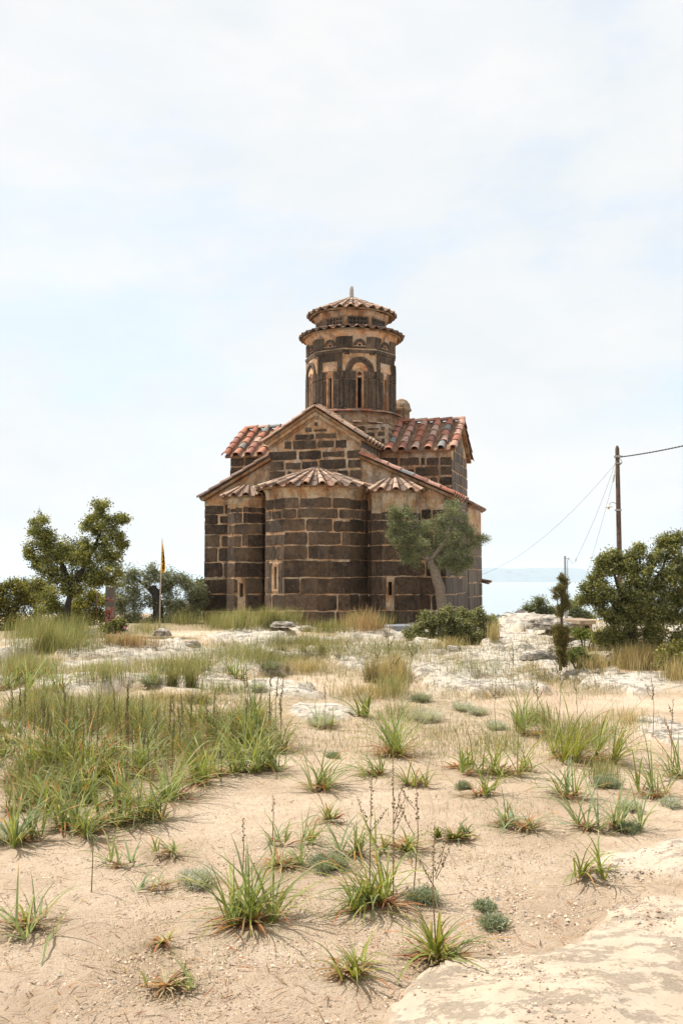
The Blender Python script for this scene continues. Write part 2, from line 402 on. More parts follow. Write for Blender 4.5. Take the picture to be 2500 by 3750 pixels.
def build_island():
    Yi = 15000.0; px = np.arange(1500, 2400, 12.0)
    V = []; C = []
    top = np.interp(px, [1500, 1640, 1760, 1900, 1960, 2060, 2110, 2160, 2230, 2300, 2400], [2096, 2078, 2073, 2077, 2079, 2074, 2077, 2073, 2078, 2090, 2120])
    top = top+(fbm(px/40., px*0, 3, 3)-.5)*4
    base = np.array([at(p, 2120, Yi) for p in px])
    rows = 8
    for j in range(rows):
        t = j/(rows-1)
        for i, p in enumerate(px):
            q = at(p, top[i], Yi)
            z = -82+(q[2]+82)*math.sin(t*math.pi/2)
            V.append((q[0], Yi+t*2200+(vnoise(i*.5, j*1.3, 4)-.5)*500, z+(vnoise(i*.7, j, 6)-.5)*14*(t > 0)*(t < 1)))
    k = len(px)
    i = np.arange(rows-1)[:, None]*k+np.arange(k-1)
    Fq = np.stack([i, i+1, i+k+1, i+k], -1).reshape(-1, 4)
    V = np.array(V); back = V[-k:].copy(); back[:, 1] += 2500; back[:, 2] = -82
    n0 = len(V); V = np.vstack([V, back])
    i = np.arange(k-1); F2 = np.stack([n0-k+i, n0-k+i+1, n0+i+1, n0+i], -1)
    o = mesh_np('island', V, np.vstack([Fq, F2]), None, [m_plain('scrub_hillside', (.10, .12, .11), .95, 0, .1, .3, .004)], None, None, None, True)
    tag(o, kind='structure')
build_island()
HAZE_DENSITY = 7.2e-5
hz = MB(); hz.box((-29000, -3000, -135), (29000, 29000, 190)); o = hz.build('haze', m_haze(HAZE_DENSITY)); tag(o, kind='stuff')

# ------------------------------------------------------------------ church frame
YAW = R(15.3); D0 = 26.5; X0 = -.665; ZG = .42
CY, SY = math.cos(YAW), math.sin(YAW)
def u_at(px, v, z=3.0):
    t = (px-1250)/F; Z = z-EYE
    # x0+u c+v s = t*((D-u s+v c)CT+Z ST)
    return (t*((D0+v*CY)*CT+Z*ST)-X0-v*SY)/(CY+t*SY*CT)
def z_at(py, u, v):                      # height above church base ZG
    Y = D0-u*SY+v*CY; t = (1875-py)/F
    return (Y*ST+t*Y*CT)/(CT-t*ST)+EYE-ZG
church = empty('byzantine_church', (X0, D0, ZG), -YAW, 'small dark stone church with three apses, clay tile roofs and a windowed dome drum', 'church')
cL, cR = -u_at(991, 0), u_at(1322, 0)
VT, WT, LT = 2.25, 3.0, 8.4
uL, uR = -u_at(750, 0, 2), u_at(1630, 0, 2)
tL, tR = -u_at(845, VT, 5), u_at(1652, VT, 5)
VC = VT+WT/2
print('church', cL, cR, uL, uR, tL, tR, u_at(1705, VT+WT, 4), u_at(1753, LT, 2), u_at(1287, VC, 8), u_at(1410, VT, 5))
flR = (uR+tR)/2
Zb = -.6
z_wingL_hi, z_wingL_lo = z_at(1690, -cL, 0), z_at(1835, -uL, 0)
z_wingR_hi, z_wingR_lo = z_at(1682, cR, 0), z_at(1815, uR, 0)
z_eave = z_at(1612, cR, 0); z_apex = z_at(1508, 0, 0)
z_teave = z_at(1645, tR, VT); z_tridge = z_at(1556, tR, VC)
print('z', z_wingL_hi, z_wingL_lo, z_wingR_hi, z_wingR_lo, z_eave, z_apex, z_teave, z_tridge)
STC = [(.072, .049, .034), (.088, .060, .041), (.058, .041, .030), (.100, .069, .047), (.066, .047, .035)]
def vec(*a): return np.array(a, float)
UZ = vec(0, 0, 1)
def stones(mb, O, S, N, srange, courses, holes=(), dep=.016, asp=(1.0, 2.7), mat=0, gap=.021, edge=True, cm=1.0):
    O = np.array(O, float)
    for a, b in zip(courses[:-1], courses[1:]):
        zt, zb = max(a, b), min(a, b); h = zt-zb
        s0a, s1a = srange(zt-.02); s0b, s1b = srange(zb+.02)
        s0, s1 = max(s0a, s0b), min(s1a, s1b)
        if s1-s0 < .08: continue
        segs = [(s0, s1)]
        for (h0, h1, g0, g1) in holes:
            if g1 > zb+.02 and g0 < zt-.02:
                ns = []
                for (p, q) in segs:
                    if h1 <= p or h0 >= q: ns.append((p, q))
                    else:
                        if h0-p > .05: ns.append((p, h0))
                        if q-h1 > .05: ns.append((h1, q))
                segs = ns
        for (p, q) in segs:
            s = p
            while s < q-1e-3:
                w = h*rnd.uniform(*asp)
                if rnd.random() < .14: w *= .5
                if q-(s+w) < h*.45: w = q-s
                gl = 0 if (s == p and edge and p == s0) else rnd.uniform(.5, 1.1)*gap
                gr = 0 if (s+w >= q-1e-3 and edge and q == s1) else rnd.uniform(.5, 1.1)*gap
                gt, gb = rnd.uniform(.2, 1.1)*gap, rnd.uniform(.2, 1.1)*gap
                if rnd.random() < .25: gt += rnd.uniform(0, .045)
                if rnd.random() < .15: gb += rnd.uniform(0, .03)
                if gl > 0 and gr > 0 and rnd.random() < .12: gt += rnd.uniform(.0, .05); gl += rnd.uniform(0, .05)
                l, r, t, bt = s+gl, s+w-gr, zt-gt, zb+gb
                cr = min(r-l, t-bt)*rnd.uniform(.05, .17)
                jj = lambda m=.008: rnd.uniform(-m, m)
                cl = 0 if gl == 0 else cr; c2 = 0 if gr == 0 else cr
                ring = [(l+cl, bt+jj()*(cl > 0)), ((l*2+r)/3, bt+jj(.016)), ((l+2*r)/3, bt+jj(.016)), (r-c2, bt+jj()*(c2 > 0)),
                        (r+jj()*(gr > 0), bt+cr), (r+jj()*(gr > 0), (bt+t)/2), (r+jj()*(gr > 0), t-cr), (r-c2, t), ((l+2*r)/3, t+jj(.016)), ((l*2+r)/3, t+jj(.016)),
                        (l+cl, t), (l+jj()*(gl > 0), t-cr), (l+jj()*(gl > 0), (bt+t)/2), (l+jj()*(gl > 0), bt+cr)]
                cx, cz = (l+r)/2, (t+bt)/2; d = dep*rnd.uniform(.6, 1.4); n = len(ring)
                vs = [O+S*x+UZ*z-N*.002 for x, z in ring]
                vs += [O+S*(cx+(x-cx)*(1 if ((x < l+.001 and gl == 0) or (x > r-.001 and gr == 0)) else (1-.012/max(r-l, .05))))+UZ*(cz+(z-cz)*(1-.014/max(t-bt, .05)))+N*d for x, z in ring]
                fs = [(i, (i+1) % n, n+(i+1) % n, n+i) for i in range(n)]+[tuple(range(n, 2*n))]
                c0 = rnd.choice(STC); k = rnd.uniform(.55, 1.3)*cm
                mb.add(vs, fs, (c0[0]*k, c0[1]*k, c0[2]*k), mat)
                s += w
def quad(mb, pts, col=(1.25, 1.18, 1.1), mat=1): mb.add(pts, [tuple(range(len(pts)))], col, mat)
def panel(mb, O, S, N, w, z0, z1, hole=None, dep=.3, mat=1, flare=0, dark=2):
    """flat wall facet, optionally with a rectangular opening (s0,s1,z0,z1) that has reveals and a dark back"""
    O = np.array(O, float); P = lambda s, z, d=0: O+S*s+UZ*z+N*d
    if hole is None: quad(mb, [P(0, z0), P(w, z0), P(w, z1), P(0, z1)], mat=mat); return
    a, b, c, d = hole
    for (s0, s1, y0, y1) in ((0, a, z0, z1), (b, w, z0, z1), (a, b, z0, c), (a, b, d, z1)):
        quad(mb, [P(s0, y0), P(s1, y0), P(s1, y1), P(s0, y1)], mat=mat)
    quad(mb, [P(a, c), P(a, d), P(a, d, -dep), P(a, c, -dep)], mat=mat); quad(mb, [P(b, d), P(b, c), P(b, c, -dep), P(b, d, -dep)], mat=mat)
    quad(mb, [P(a, d), P(b, d), P(b, d, -dep), P(a, d, -dep)], mat=mat); quad(mb, [P(b, c), P(a, c), P(a, c, -dep), P(b, c, -dep)], mat=mat)
    quad(mb, [P(a, c, -dep), P(b, c, -dep), P(b, d, -dep), P(a, d, -dep)], mat=dark)
SM = [STONE, PLASTER, DARK, FLANK]
# ---- tiles
TC = {'red': [(.42, .16, .10), (.36, .14, .09), (.46, .20, .13), (.33, .15, .11), (.46, .26, .19), (.24, .235, .22), (.50, .33, .25)],
      'pale': [(.42, .29, .20), (.48, .35, .25), (.34, .22, .15), (.46, .31, .22), (.40, .24, .16), (.26, .18, .135)],
      'dark': [(.20, .12, .085), (.26, .15, .10), (.16, .11, .085), (.28, .19, .14)]}
def tile(mb, p, d, a, n, L, r0, r1, inv=False, col=(1, 1, 1), th=.018, flat=.8):
    sg = -1 if inv else 1; k = 6; vs = []
    for (q, r, up) in ((p, r1, 0), (p+d*L, r0, .018)):
        for t in (0, th):
            for i in range(k+1):
                f = math.pi*i/k
                vs.append(q+a*math.cos(f)*(r-t)+n*(sg*(math.sin(f)*(r-t)*flat)+up))
    m = k+1; fs = []
    for i in range(k):
        fs += [(i, i+1, 2*m+i+1, 2*m+i), (m+i, 3*m+i, 3*m+i+1, m+i+1), (2*m+i, 2*m+i+1, 3*m+i+1, 3*m+i)]
    mb.add(vs, fs, col, 0)
def roof_plane(mb, A, a, W, d, L, pal='red', sp=.36, r=.115, tl=.37, slab=.07, ov=.05):
    A = np.array(A, float); n = np.cross(a, d); n = n/np.linalg.norm(n)
    if n[2] < 0: n = -n
    B = [A, A+a*W, A+a*W+d*L, A+d*L]
    mb.add([b+n*0.0 for b in B]+[b-n*slab for b in B], [(0, 1, 2, 3), (7, 6, 5, 4), (0, 4, 5, 1), (1, 5, 6, 2), (2, 6, 7, 3), (3, 7, 4, 0)], (.75, .62, .5), 1)
    nc = max(1, round(W/sp)); s = W/nc
    nt = max(1, round(L/tl)); q = L/nt
    for i in range(nc+1):
        for j in range(nt):
            sh = rnd.uniform(-.012, .012)
            if i < nc:
                tile(mb, A+a*((i+.5)*s+sh)+d*(j*q-.03)+n*.055, d, a, n, q+.09, r, r*.86, True, rnd.choice(TC['dark']))
            tile(mb, A+a*(min(max(i*s, .03), W-.03)+sh)+d*(j*q-.03)+n*.035, d, a, n, q+.06+(.03 if j == nt-1 else 0), r, r*.82, False, rnd.choice(TC[pal]))
def ridge(mb, A, a, W, up=UZ, pal='red'):
    side = np.cross(a, up); side /= np.linalg.norm(side); n = round(W/.4); q = W/n
    for i in range(n):
        p = np.array(A, float)+a*(i*q)
        tile(mb, p+up*rnd.uniform(0, .01), a, side, up, q+.05, .12, .10, False, rnd.choice(TC[pal]))
def fan(mb, C, r0, r1, z0, z1, t0, t1, nc, tl=.36, pal='pale', r=.10, base=True, front=-math.pi/2, tipjit=.02, poly=None):
    """radial roof; angles measured from front, positive to the right"""
    C = np.array(C, float)
    dirv = lambda t: vec(math.sin(t), -math.cos(t), 0)
    if base:
        m = 24; vs = []
        for i in range(m+1):
            t = t0+(t1-t0)*i/m; dv = dirv(t)
            vs += [C+dv*r0+UZ*z0, C+dv*(r1-.02)+UZ*z1, C+dv*(r1-.02)+UZ*(z1-.06), C+dv*r0+UZ*(z0-.1)]
        fs = []
        for i in range(m):
            b = i*4; fs += [(b, b+1, b+5, b+4), (b+1, b+2, b+6, b+5), (b+2, b+3, b+7, b+6)]
        mb.add(vs, fs, (.75, .62, .5), 1)
    Ls = math.hypot(r1-r0, z0-z1); nt = max(1, round(Ls/tl))
    for i in range(nc+1):
        for inv in (True, False):
            if inv and i == nc: continue
            t = t0+(t1-t0)*(i+(.5 if inv else 0))/nc+rnd.uniform(-.01, .01); dv = dirv(t)
            d = (dv*(r1-r0)+UZ*(z1-z0)); d /= np.linalg.norm(d); a = vec(math.cos(t), math.sin(t), 0); n = np.cross(a, d); n = n if n[2] > 0 else -n
            for j in range(nt):
                f0, f1 = j/nt, (j+1)/nt
                ra, rb = [max(.035, min(r, r*((r0+(r1-r0)*f)/r1)**.8)) for f in (f0, f1)]
                p = C+dv*(r0+(r1-r0)*f0)+UZ*(z0+(z1-z0)*f0)
                lift = .05 if inv else .03
                last = .03+rnd.uniform(-tipjit, tipjit) if j == nt-1 else 0
                tile(mb, p-d*.03+n*lift, d, a, n, Ls/nt+.06+last, rb*(1 if inv else .82), ra*(.95 if inv else .78), inv, rnd.choice(TC['dark' if inv else pal]))
RM = [TILE, PLASTER]
# ---- central bay (gabled), wings, arms
E0, EU, EV = vec(0, 0, 0), vec(1, 0, 0), vec(0, 1, 0)
NF = vec(0, -1, 0)
zc = lambda py, u=0, v=0: z_at(py, u, v)
mb = MB()
# central bay
pr = -.05
quad(mb, [(-cL-.2, .012, Zb), (cR+.2, .012, Zb), (cR+.2, .012, 2.1), (-cL-.2, .012, 2.1)])
quad(mb, [(-cL, pr, 2), (cR, pr, 2), (cR, pr, z_eave), (0, pr, z_apex), (-cL, pr, z_eave)])
quad(mb, [(cR, pr, 2), (cR, VT, 2), (cR, VT, z_eave), (cR, pr, z_eave)]); quad(mb, [(-cL, VT, 2), (-cL, pr, 2), (-cL, pr, z_eave), (-cL, VT, z_eave)])
def gsr(z, cl=cL, cr=cR, ze=z_eave, za=z_apex, m=.22):
    if z <= ze-.05: return (0, cl+cr)
    k = max(0, (za-.22-z)/(za-ze)); return (cl-cl*k+.02, cl+cr*k-.02)
cs = [zc(y) for y in (1760, 1722, 1684, 1646, 1612, 1586, 1563, 1541)]
stones(mb, (-cL, pr, 0), EU, NF, gsr, cs, asp=(1.0, 3.0), gap=.038)
stones(mb, (cR, pr, 0), EV, EU, lambda z: (0, VT-.3), [zc(1646), zc(1612)], asp=(1, 2), mat=3)
mb.build('gable_wall', SM, church)
# wings
for sgn, c, U, zh, zl, cset in ((-1, cL, uL, z_wingL_hi, z_wingL_lo, (1845, 1882, 1918, 1957, 2003, 2059, 2116, 2176, 2240, 2300)),
                                (1, cR, uR, z_wingR_hi, z_wingR_lo, (1866, 1905, 1945, 1997, 2053, 2112, 2178, 2236, 2300))):
    mb = MB()
    pts = [(sgn*c, 0, Zb), (sgn*U, 0, Zb), (sgn*U, 0, zl), (sgn*c, 0, zh)]
    quad(mb, pts if sgn > 0 else pts[::-1])
    O = (c, 0, 0) if sgn > 0 else (-U, 0, 0)
    stones(mb, O, EU, NF, lambda z: (0, U-c), [z_at(y, sgn*U*.7, 0) for y in cset], holes=[(0, .05, 0, 0)], asp=(.9, 2.4))
    # flank
    quad(mb, [(sgn*U, 0, Zb), (sgn*U, VT, Zb), (sgn*U, VT, zl), (sgn*U, 0, zl)][::sgn])
    stones(mb, (sgn*U, 0, 0), EV, EU*sgn, lambda z: (0, VT), [z_at(y, sgn*U, 1) for y in (1830, 1868, 1908, 1950, 1997, 2053, 2112, 2176, 2236, 2300)], asp=(1.4, 3), mat=3, cm=1.2)
    mb.build('wall', SM, church)
    rb = MB(); ov = .08 if sgn < 0 else .21
    d = vec(sgn*(U-c), 0, zl-zh); Ls = np.linalg.norm(d); d /= Ls
    z0 = zh+.09
    A = vec(sgn*c, -.16, z0); roof_plane(rb, A if sgn > 0 else A, EV, VT+.14, d, Ls+ov, 'red' if sgn > 0 else 'dark', sp=.37)
    rb.build('roof', RM, church)
# transept
mb = MB()
NE_ = z_teave
for sgn, U in ((-1, tL), (1, tR)):
    inner = cL if sgn < 0 else cR
    quad(mb, [(sgn*inner, VT, 1.5), (sgn*U, VT, Zb), (sgn*U, VT, z_teave), (sgn*inner, VT, z_teave)][::sgn])
    quad(mb, [(sgn*inner, VT+WT, 1.5), (sgn*U, VT+WT, Zb), (sgn*U, VT+WT, z_teave), (sgn*inner, VT+WT, z_teave)][::-sgn])
    quad(mb, [(sgn*U, VT, Zb), (sgn*U, VT+WT, Zb), (sgn*U, VT+WT, z_teave), (sgn*U, VC, z_tridge), (sgn*U, VT, z_teave)][::sgn])
    O = (inner, VT, 0) if sgn > 0 else (-U, VT, 0)
    stones(mb, O, EU, NF, lambda z: (0, U-inner), [z_at(y, sgn*2.5, VT) for y in (1672, 1707, 1745, 1782, 1822, 1870)], asp=(1, 2.6), gap=.034)
    fl = [z_at(y, sgn*U, VC) for y in (1600, 1630, 1664, 1700, 1738, 1778, 1820, 1862, 1906, 1950, 2000, 2055, 2112, 2172, 2232, 2300)]
    def fsr(z):
        if z < z_teave-.1: return (0, WT)
        k = max(0, (z_tridge-.2-z)/(z_tridge-z_teave)); return (WT/2*(1-k)+.02, WT/2*(1+k)-.02)
    stones(mb, (sgn*U, VT, 0), EV, EU*sgn, fsr, fl, asp=(1.5, 3.2), mat=3, cm=1.1, holes=[(.62, 1.0, 0, z_at(2118, tR, VT+.6)+.02)] if sgn > 0 else [])
mb.build('wall', SM, church)
for sgn, U in ((-1, tL), (1, tR)):
    rb = MB(); inner = (cL if sgn < 0 else cR)-.1
    W = U-inner+.12
    for vs in (-1, 1):
        d = vec(0, vs*WT/2, z_teave-z_tridge); Ls = np.linalg.norm(d); d /= Ls
        A = vec(inner if sgn > 0 else -inner-W, VC, z_tridge+.10)
        roof_plane(rb, A, EU, W, d, Ls+.2, 'red', sp=.36)
    ridge(rb, vec(inner if sgn > 0 else -U-.12, VC, z_tridge+.14), EU, W)
    rb.build('roof', RM, church)
# central bay roof and west arm
for (v0, v1) in ((-.15, VT+.6), (VT+WT-.6, LT)):
    rb = MB()
    for sgn, c in ((-1, cL), (1, cR)):
        d = vec(sgn*c, 0, z_eave-z_apex); Ls = np.linalg.norm(d); d /= Ls
        roof_plane(rb, vec(0, v0, z_apex+.09), EV, v1-v0, d, Ls+.15, 'pale', sp=.36, r=.095)
    ridge(rb, vec(0, v0, z_apex+.13), EV, v1-v0, pal='pale')
    rb.build('roof', RM, church)
# rake mouldings under the gable roof
mb = MB()
for sgn, c in ((-1, cL), (1, cR)):
    for off, dp, hh in ((.02, .10, .10), (.13, .06, .05)):
        a0 = vec(0, pr, z_apex-off); a1 = vec(sgn*(c+.03), pr, z_eave-off)
        vs = [a0, a1, a1-UZ*hh, a0-UZ*hh]; vs += [p-EV*dp for p in vs]
        mb.add(vs, [(0, 1, 2, 3), (7, 6, 5, 4), (0, 4, 5, 1), (1, 5, 6, 2), (2, 6, 7, 3), (3, 7, 4, 0)], (1, .85, .7), 0)
mb.build('cornice', [PLASTER], church)
# west end
mb = MB()
zw = z_at(1900, tR, LT)
for sgn, U in ((-1, tL), (1, tR+.02)):
    inner = cL if sgn < 0 else cR; zl = z_at(1868, tR, LT-1.5)
    quad(mb, [(sgn*U, VT+WT, Zb), (sgn*U, LT, Zb), (sgn*U, LT, zl), (sgn*U, VT+WT, zl)][::sgn])
    quad(mb, [(sgn*inner, LT, Zb), (sgn*U, LT, Zb), (sgn*U, LT, zl), (sgn*inner, LT, zl+1.1)][::-sgn])
    stones(mb, (sgn*U, VT+WT, 0), EV, EU*sgn, lambda z: (0, LT-VT-WT), [z_at(y, sgn*U, LT-1.5) for y in (1985, 2035, 2085, 2135, 2185, 2240, 2300)], asp=(1.5, 3.2), mat=3, cm=1.3)
    rb = MB(); d = vec(sgn*(U-inner), 0, -1.1); Ls = np.linalg.norm(d); d /= Ls
    roof_plane(rb, vec(sgn*inner, VT+WT, zl+1.1+.09), EV, LT-VT-WT+.15, d, Ls+.07, 'dark', sp=.37, r=.10); rb.build('roof', RM, church)
quad(mb, [(cR, LT, Zb), (-cL, LT, Zb), (-cL, LT, z_eave), (0, LT, z_apex), (cR, LT, z_eave)])
for sgn, c in ((-1, cL), (1, cR)):
    quad(mb, [(sgn*c, VT+WT, 1.5), (sgn*c, LT, 1.5), (sgn*c, LT, z_eave), (sgn*c, VT+WT, z_eave)][::sgn])
mb.build('wall', SM, church)
# narrow doorway on the flank, seen edge-on
dm = MB(); zt = z_at(2118, tR, VT+.6)
dm.box((tR-.02, VT+.62, Zb), (tR+.012, VT+1.0, zt), (1, 1, 1)); dm.build('door', DARK, church)
# small tiled canopy over the west door
dm = MB(); A = vec(tR-.1, LT-.1, z_at(2126, tR, LT)); roof_plane(dm, A, EV, .5, vec(.97, 0, -.24), .36, 'dark', sp=.28, r=.07, slab=.04); dm.build('door_canopy', RM, church)

# ---- apses
def apse(uc, Rr, zpl, zeave, ztop, courses, win, fancols, fan_r, pal, roofin=.12, roofover=.09, fan_ang=94):
    ap = MB(); th = [R(a) for a in (-90, -54, -18, 18, 54, 90)]
    P = [vec(uc+Rr*math.sin(t), -Rr*math.cos(t), 0) for t in th]
    for i in range(5):
        a, b = P[i], P[i+1]; w = np.linalg.norm(b-a); S = (b-a)/w; N = vec(S[1], -S[0], 0)
        hole = None; hs = []
        if i == 1 and win.get('facet', 2) == 1 or i == 2 and win.get('facet', 2) == 2:
            m = w*win.get('pos', .5); z0, z1 = win['z']; hw = win['w']/2
            hole = (m-hw, m+hw, z0, z1); fr = win['frame']
            hs = [(m-hw-fr-win.get('jamb', 0), m+hw+fr+win.get('jamb', 0), z0-fr, z1+fr)]
            wm = MB()
            # plaster surround, slightly proud, round-headed
            for (s0, s1, y0, y1) in ((m-hw-fr, m-hw, z0-fr*.6, z1), (m+hw, m+hw+fr*.7, z0-fr*.6, z1), (m-hw, m+hw, z0-fr*.6, z0)):
                vs = [a+S*s0+UZ*y0, a+S*s1+UZ*y0, a+S*s1+UZ*y1, a+S*s0+UZ*y1]; vs += [q+N*.022 for q in vs]
                wm.add(vs, [(3, 2, 1, 0), (4, 5, 6, 7), (0, 1, 5, 4), (1, 2, 6, 5), (2, 3, 7, 6), (3, 0, 4, 7)], (1.1, 1.1, 1.05), 0)
            arc = [(m+(hw+fr*.85)*math.cos(f), z1+(hw+fr*.9)*math.sin(f)*.7) for f in np.linspace(0, math.pi, 9)]
            arci = [(m+hw*math.cos(f), z1+.001) for f in np.linspace(0, math.pi, 9)]
            vs = [a+S*x+UZ*z+N*.022 for x, z in arc]+[a+S*x+UZ*z+N*.022 for x, z in arci]+[a+S*x+UZ*z for x, z in arc]
            fs = [(k, k+1, 10+k, 9+k) for k in range(8)]+[(k+1, k, 18+k, 19+k) for k in range(8)]
            wm.add(vs, fs, (1.1, 1.1, 1.05), 0)
            vs = [a+S*(m-hw)+UZ*z0-N*.16, a+S*(m+hw)+UZ*z0-N*.16, a+S*(m+hw)+UZ*z1-N*.16, a+S*(m-hw)+UZ*z1-N*.16]
            wm.add(vs, [(0, 1, 2, 3)], (1, 1, 1), 1)
            if win.get('jamb'):
                j = win['jamb']
                for (s0, s1) in ((m-hw-fr-j+.012, m-hw-fr-.004), (m+hw+fr*.7+.004, m+hw+fr+j-.012)):
                    vs = [a+S*s0+UZ*(z0-fr), a+S*s1+UZ*(z0-fr), a+S*s1+UZ*(z1+fr), a+S*s0+UZ*(z1+fr)]; vs += [q+N*.018 for q in vs]
                    wm.add(vs, [(3, 2, 1, 0), (4, 5, 6, 7), (0, 1, 5, 4), (1, 2, 6, 5), (2, 3, 7, 6), (3, 0, 4, 7)], (.06, .047, .036), 2)
        panel(ap, a, S, N, w, Zb, zpl, hole, mat=1)
        # plaster cove flaring outward
        e = 1.06
        A2, B2 = vec(uc, 0, 0)+(a-vec(uc, 0, 0))*1.015, vec(uc, 0, 0)+(b-vec(uc, 0, 0))*1.015
        A3, B3 = vec(uc, 0, 0)+(a-vec(uc, 0, 0))*e, vec(uc, 0, 0)+(b-vec(uc, 0, 0))*e
        zm = zpl+(zeave-zpl)*.7
        for (p, q, z0, r, s, z1) in ((a, b, zpl, A2, B2, zm), (A2, B2, zm, A3, B3, zeave)):
            ap.add([p+UZ*z0, q+UZ*z0, s+UZ*z1, r+UZ*z1], [(0, 1, 2, 3)], (1.15, 1.1, 1.0), 1)
        stones(ap, a, S, N, lambda z: (0, w), courses, holes=hs, asp=(1.0, 2.6), cm=1.1)
    o = ap.build('apse', SM, church)
    if win: w_ = wm.build('window', [PLASTER, DARK, STONE], o)
    rf = MB()
    fan(rf, (uc, 0, 0), roofin, Rr*1.06+roofover, ztop, zeave+.05, R(-fan_ang), R(fan_ang), fancols, pal=pal, r=fan_r)
    rf.build('roof', RM, o)
    return o
RMn = 1.40
uM = u_at(1163, -1.33, 3)-RMn*math.sin(R(18))
mz = lambda y: z_at(y, uM, -1.3)
apse(uM, RMn, mz(1818), mz(1786), z_at(1718, uM, 0), [mz(y) for y in (1822, 1862, 1899, 1947, 1997, 2051, 2115, 2177, 2238, 2300)],
     dict(facet=1, pos=.55, w=.12, z=(mz(2158), mz(2076)), frame=.10, jamb=.14), 13, .105, 'pale')
uLs = u_at(909, -.57, 2)-.6*math.sin(R(18)); sz = lambda y: z_at(y, uLs, -.55)
apse(uLs, .6, sz(1852), sz(1822), z_at(1786, uLs, 0), [sz(y) for y in (1856, 1878, 1918, 1957, 2003, 2059, 2116, 2176, 2240, 2300)],
     dict(facet=2, pos=.5, w=.10, z=(sz(2186), sz(2136)), frame=.045), 7, .10, 'pale', .25, .05)
uRs = u_at(1456, -.63, 2)-.66*math.sin(R(18)); rz_ = lambda y: z_at(y, uRs, -.55)
apse(uRs, .66, rz_(1870), rz_(1803), z_at(1762, uRs, 0), [rz_(y) for y in (1874, 1905, 1945, 1997, 2053, 2112, 2178, 2236, 2300)],
     dict(facet=2, pos=.5, w=.10, z=(rz_(2180), rz_(2131)), frame=.04), 7, .11, 'pale', .3, .07)
# ---- square base and skirt under the drum
UD = u_at(1287, VC, 8)
dz = lambda y, u=UD, v=VC: z_at(y, u, v)
mb = MB(); bw = 1.46
zt = z_at(1552, UD+bw, VC-bw)
mb.box((UD-bw, VC-bw, 3), (UD+bw, VC+bw, zt), (1, 1, 1), 1)
for (O, S, N) in (((UD-bw, VC-bw, 0), EU, NF), ((UD+bw, VC-bw, 0), EV, EU)):
    stones(mb, O, S, N, lambda z: (.1, 2*bw-.1), [zt-.03, zt-.20, zt-.38, zt-.56, zt-.75], asp=(1.6, 4.0), mat=0 if N is NF else 3, gap=.05)
mb.build('drum_base', SM, church)
mb = MB()
zd0 = z_at(1497, UD, VC-1.36)
mb.lathe((UD, VC, 0), [(1.60, zt-.02), (1.57, zt+.06), (1.44, zd0-.12), (1.37, zd0+.02)], 28, (.7, .6, .52), 1, .025)
for i in range(26):
    t = R(-100+i*8); dv = vec(math.sin(t), -math.cos(t), 0); a = vec(math.cos(t), math.sin(t), 0)
    for rr, z, k in ((1.46, zd0-.05, 1), (1.60, zt+.10, .9)):
        if k < 1 and rnd.random() < .35: continue
        p = vec(UD, VC, z)+dv*rr; w = .105*rr/1.5; lp = rnd.uniform(-.01, .01)
        vs = [p-a*w-dv*.13+UZ*(.05+lp), p+a*w-dv*.13+UZ*(.05+lp), p+a*w+dv*.07+UZ*lp, p-a*w+dv*.07+UZ*lp]; vs += [q-UZ*.028 for q in vs]
        mb.add(vs, [(0, 1, 2, 3), (7, 6, 5, 4), (0, 4, 5, 1), (1, 5, 6, 2), (2, 6, 7, 3), (3, 7, 4, 0)], rnd.choice(TC['red' if k == 1 else 'pale']), 0)
mb.build('drum_skirt', RM, church)
# ---- drum: nine facets
RD = 1.372; zd1 = z_at(1262, UD, VC)
OFF = R(9.9)+YAW+math.atan2(0, 1)
vang = [R(a)+YAW for a in (-50, -10, 30, 70, 110, 150, 190, 230, 270)]
dp = MB(); D_ = lambda r, t, z: vec(UD+r*math.sin(t), VC-r*math.cos(t), z)
hgt = lambda f: zd0-.05+(zd1-zd0+.05)*f
drum_windows = []
def SC():
    k = rnd.uniform(.8, 1.3); return tuple(x*k for x in rnd.choice(STC))
def bar(mb, a, S, N, s0, s1, z0, z1, d0, d1, col, mat):
    vs = [a+S*s0+UZ*z0+N*d0, a+S*s1+UZ*z0+N*d0, a+S*s1+UZ*z1+N*d0, a+S*s0+UZ*z1+N*d0]
    b = .006
    vs += [a+S*(s0+b)+UZ*(z0+b)+N*d1, a+S*(s1-b)+UZ*(z0+b)+N*d1, a+S*(s1-b)+UZ*(z1-b)+N*d1, a+S*(s0+b)+UZ*(z1-b)+N*d1]
    mb.add(vs, [(4, 5, 6, 7), (0, 1, 5, 4), (1, 2, 6, 5), (2, 3, 7, 6), (3, 0, 4, 7)], col, mat)
def arch(mb, a, S, N, m, z, r0, r1, d0, d1, col, mat, f0=0, f1=math.pi, n=12, close=True):
    fs_ = np.linspace(f0, f1, n+1); vs = []
    for f in fs_:
        for r, d in ((r0, d0), (r0, d1), (r1, d1), (r1, d0)): vs.append(a+S*(m+r*math.cos(f))+UZ*(z+r*math.sin(f))+N*d)
    fc = []
    for i in range(n):
        b = i*4; fc += [(b+1, b+2, b+6, b+5), (b+2, b+3, b+7, b+6), (b, b+1, b+5, b+4)]
    fc += [(0, 1, 2, 3), (4*n+3, 4*n+2, 4*n+1, 4*n)]
    mb.add(vs, fc, col, mat)
def disc(mb, a, S, N, m, z, r, d, col, mat, n=12, sq=1.0):
    vs = [a+S*(m+r*math.cos(2*math.pi*i/n))+UZ*(z+sq*r*math.sin(2*math.pi*i/n))+N*d for i in range(n)]
    mb.add(vs, [tuple(range(n))], col, mat)
winmbs = []
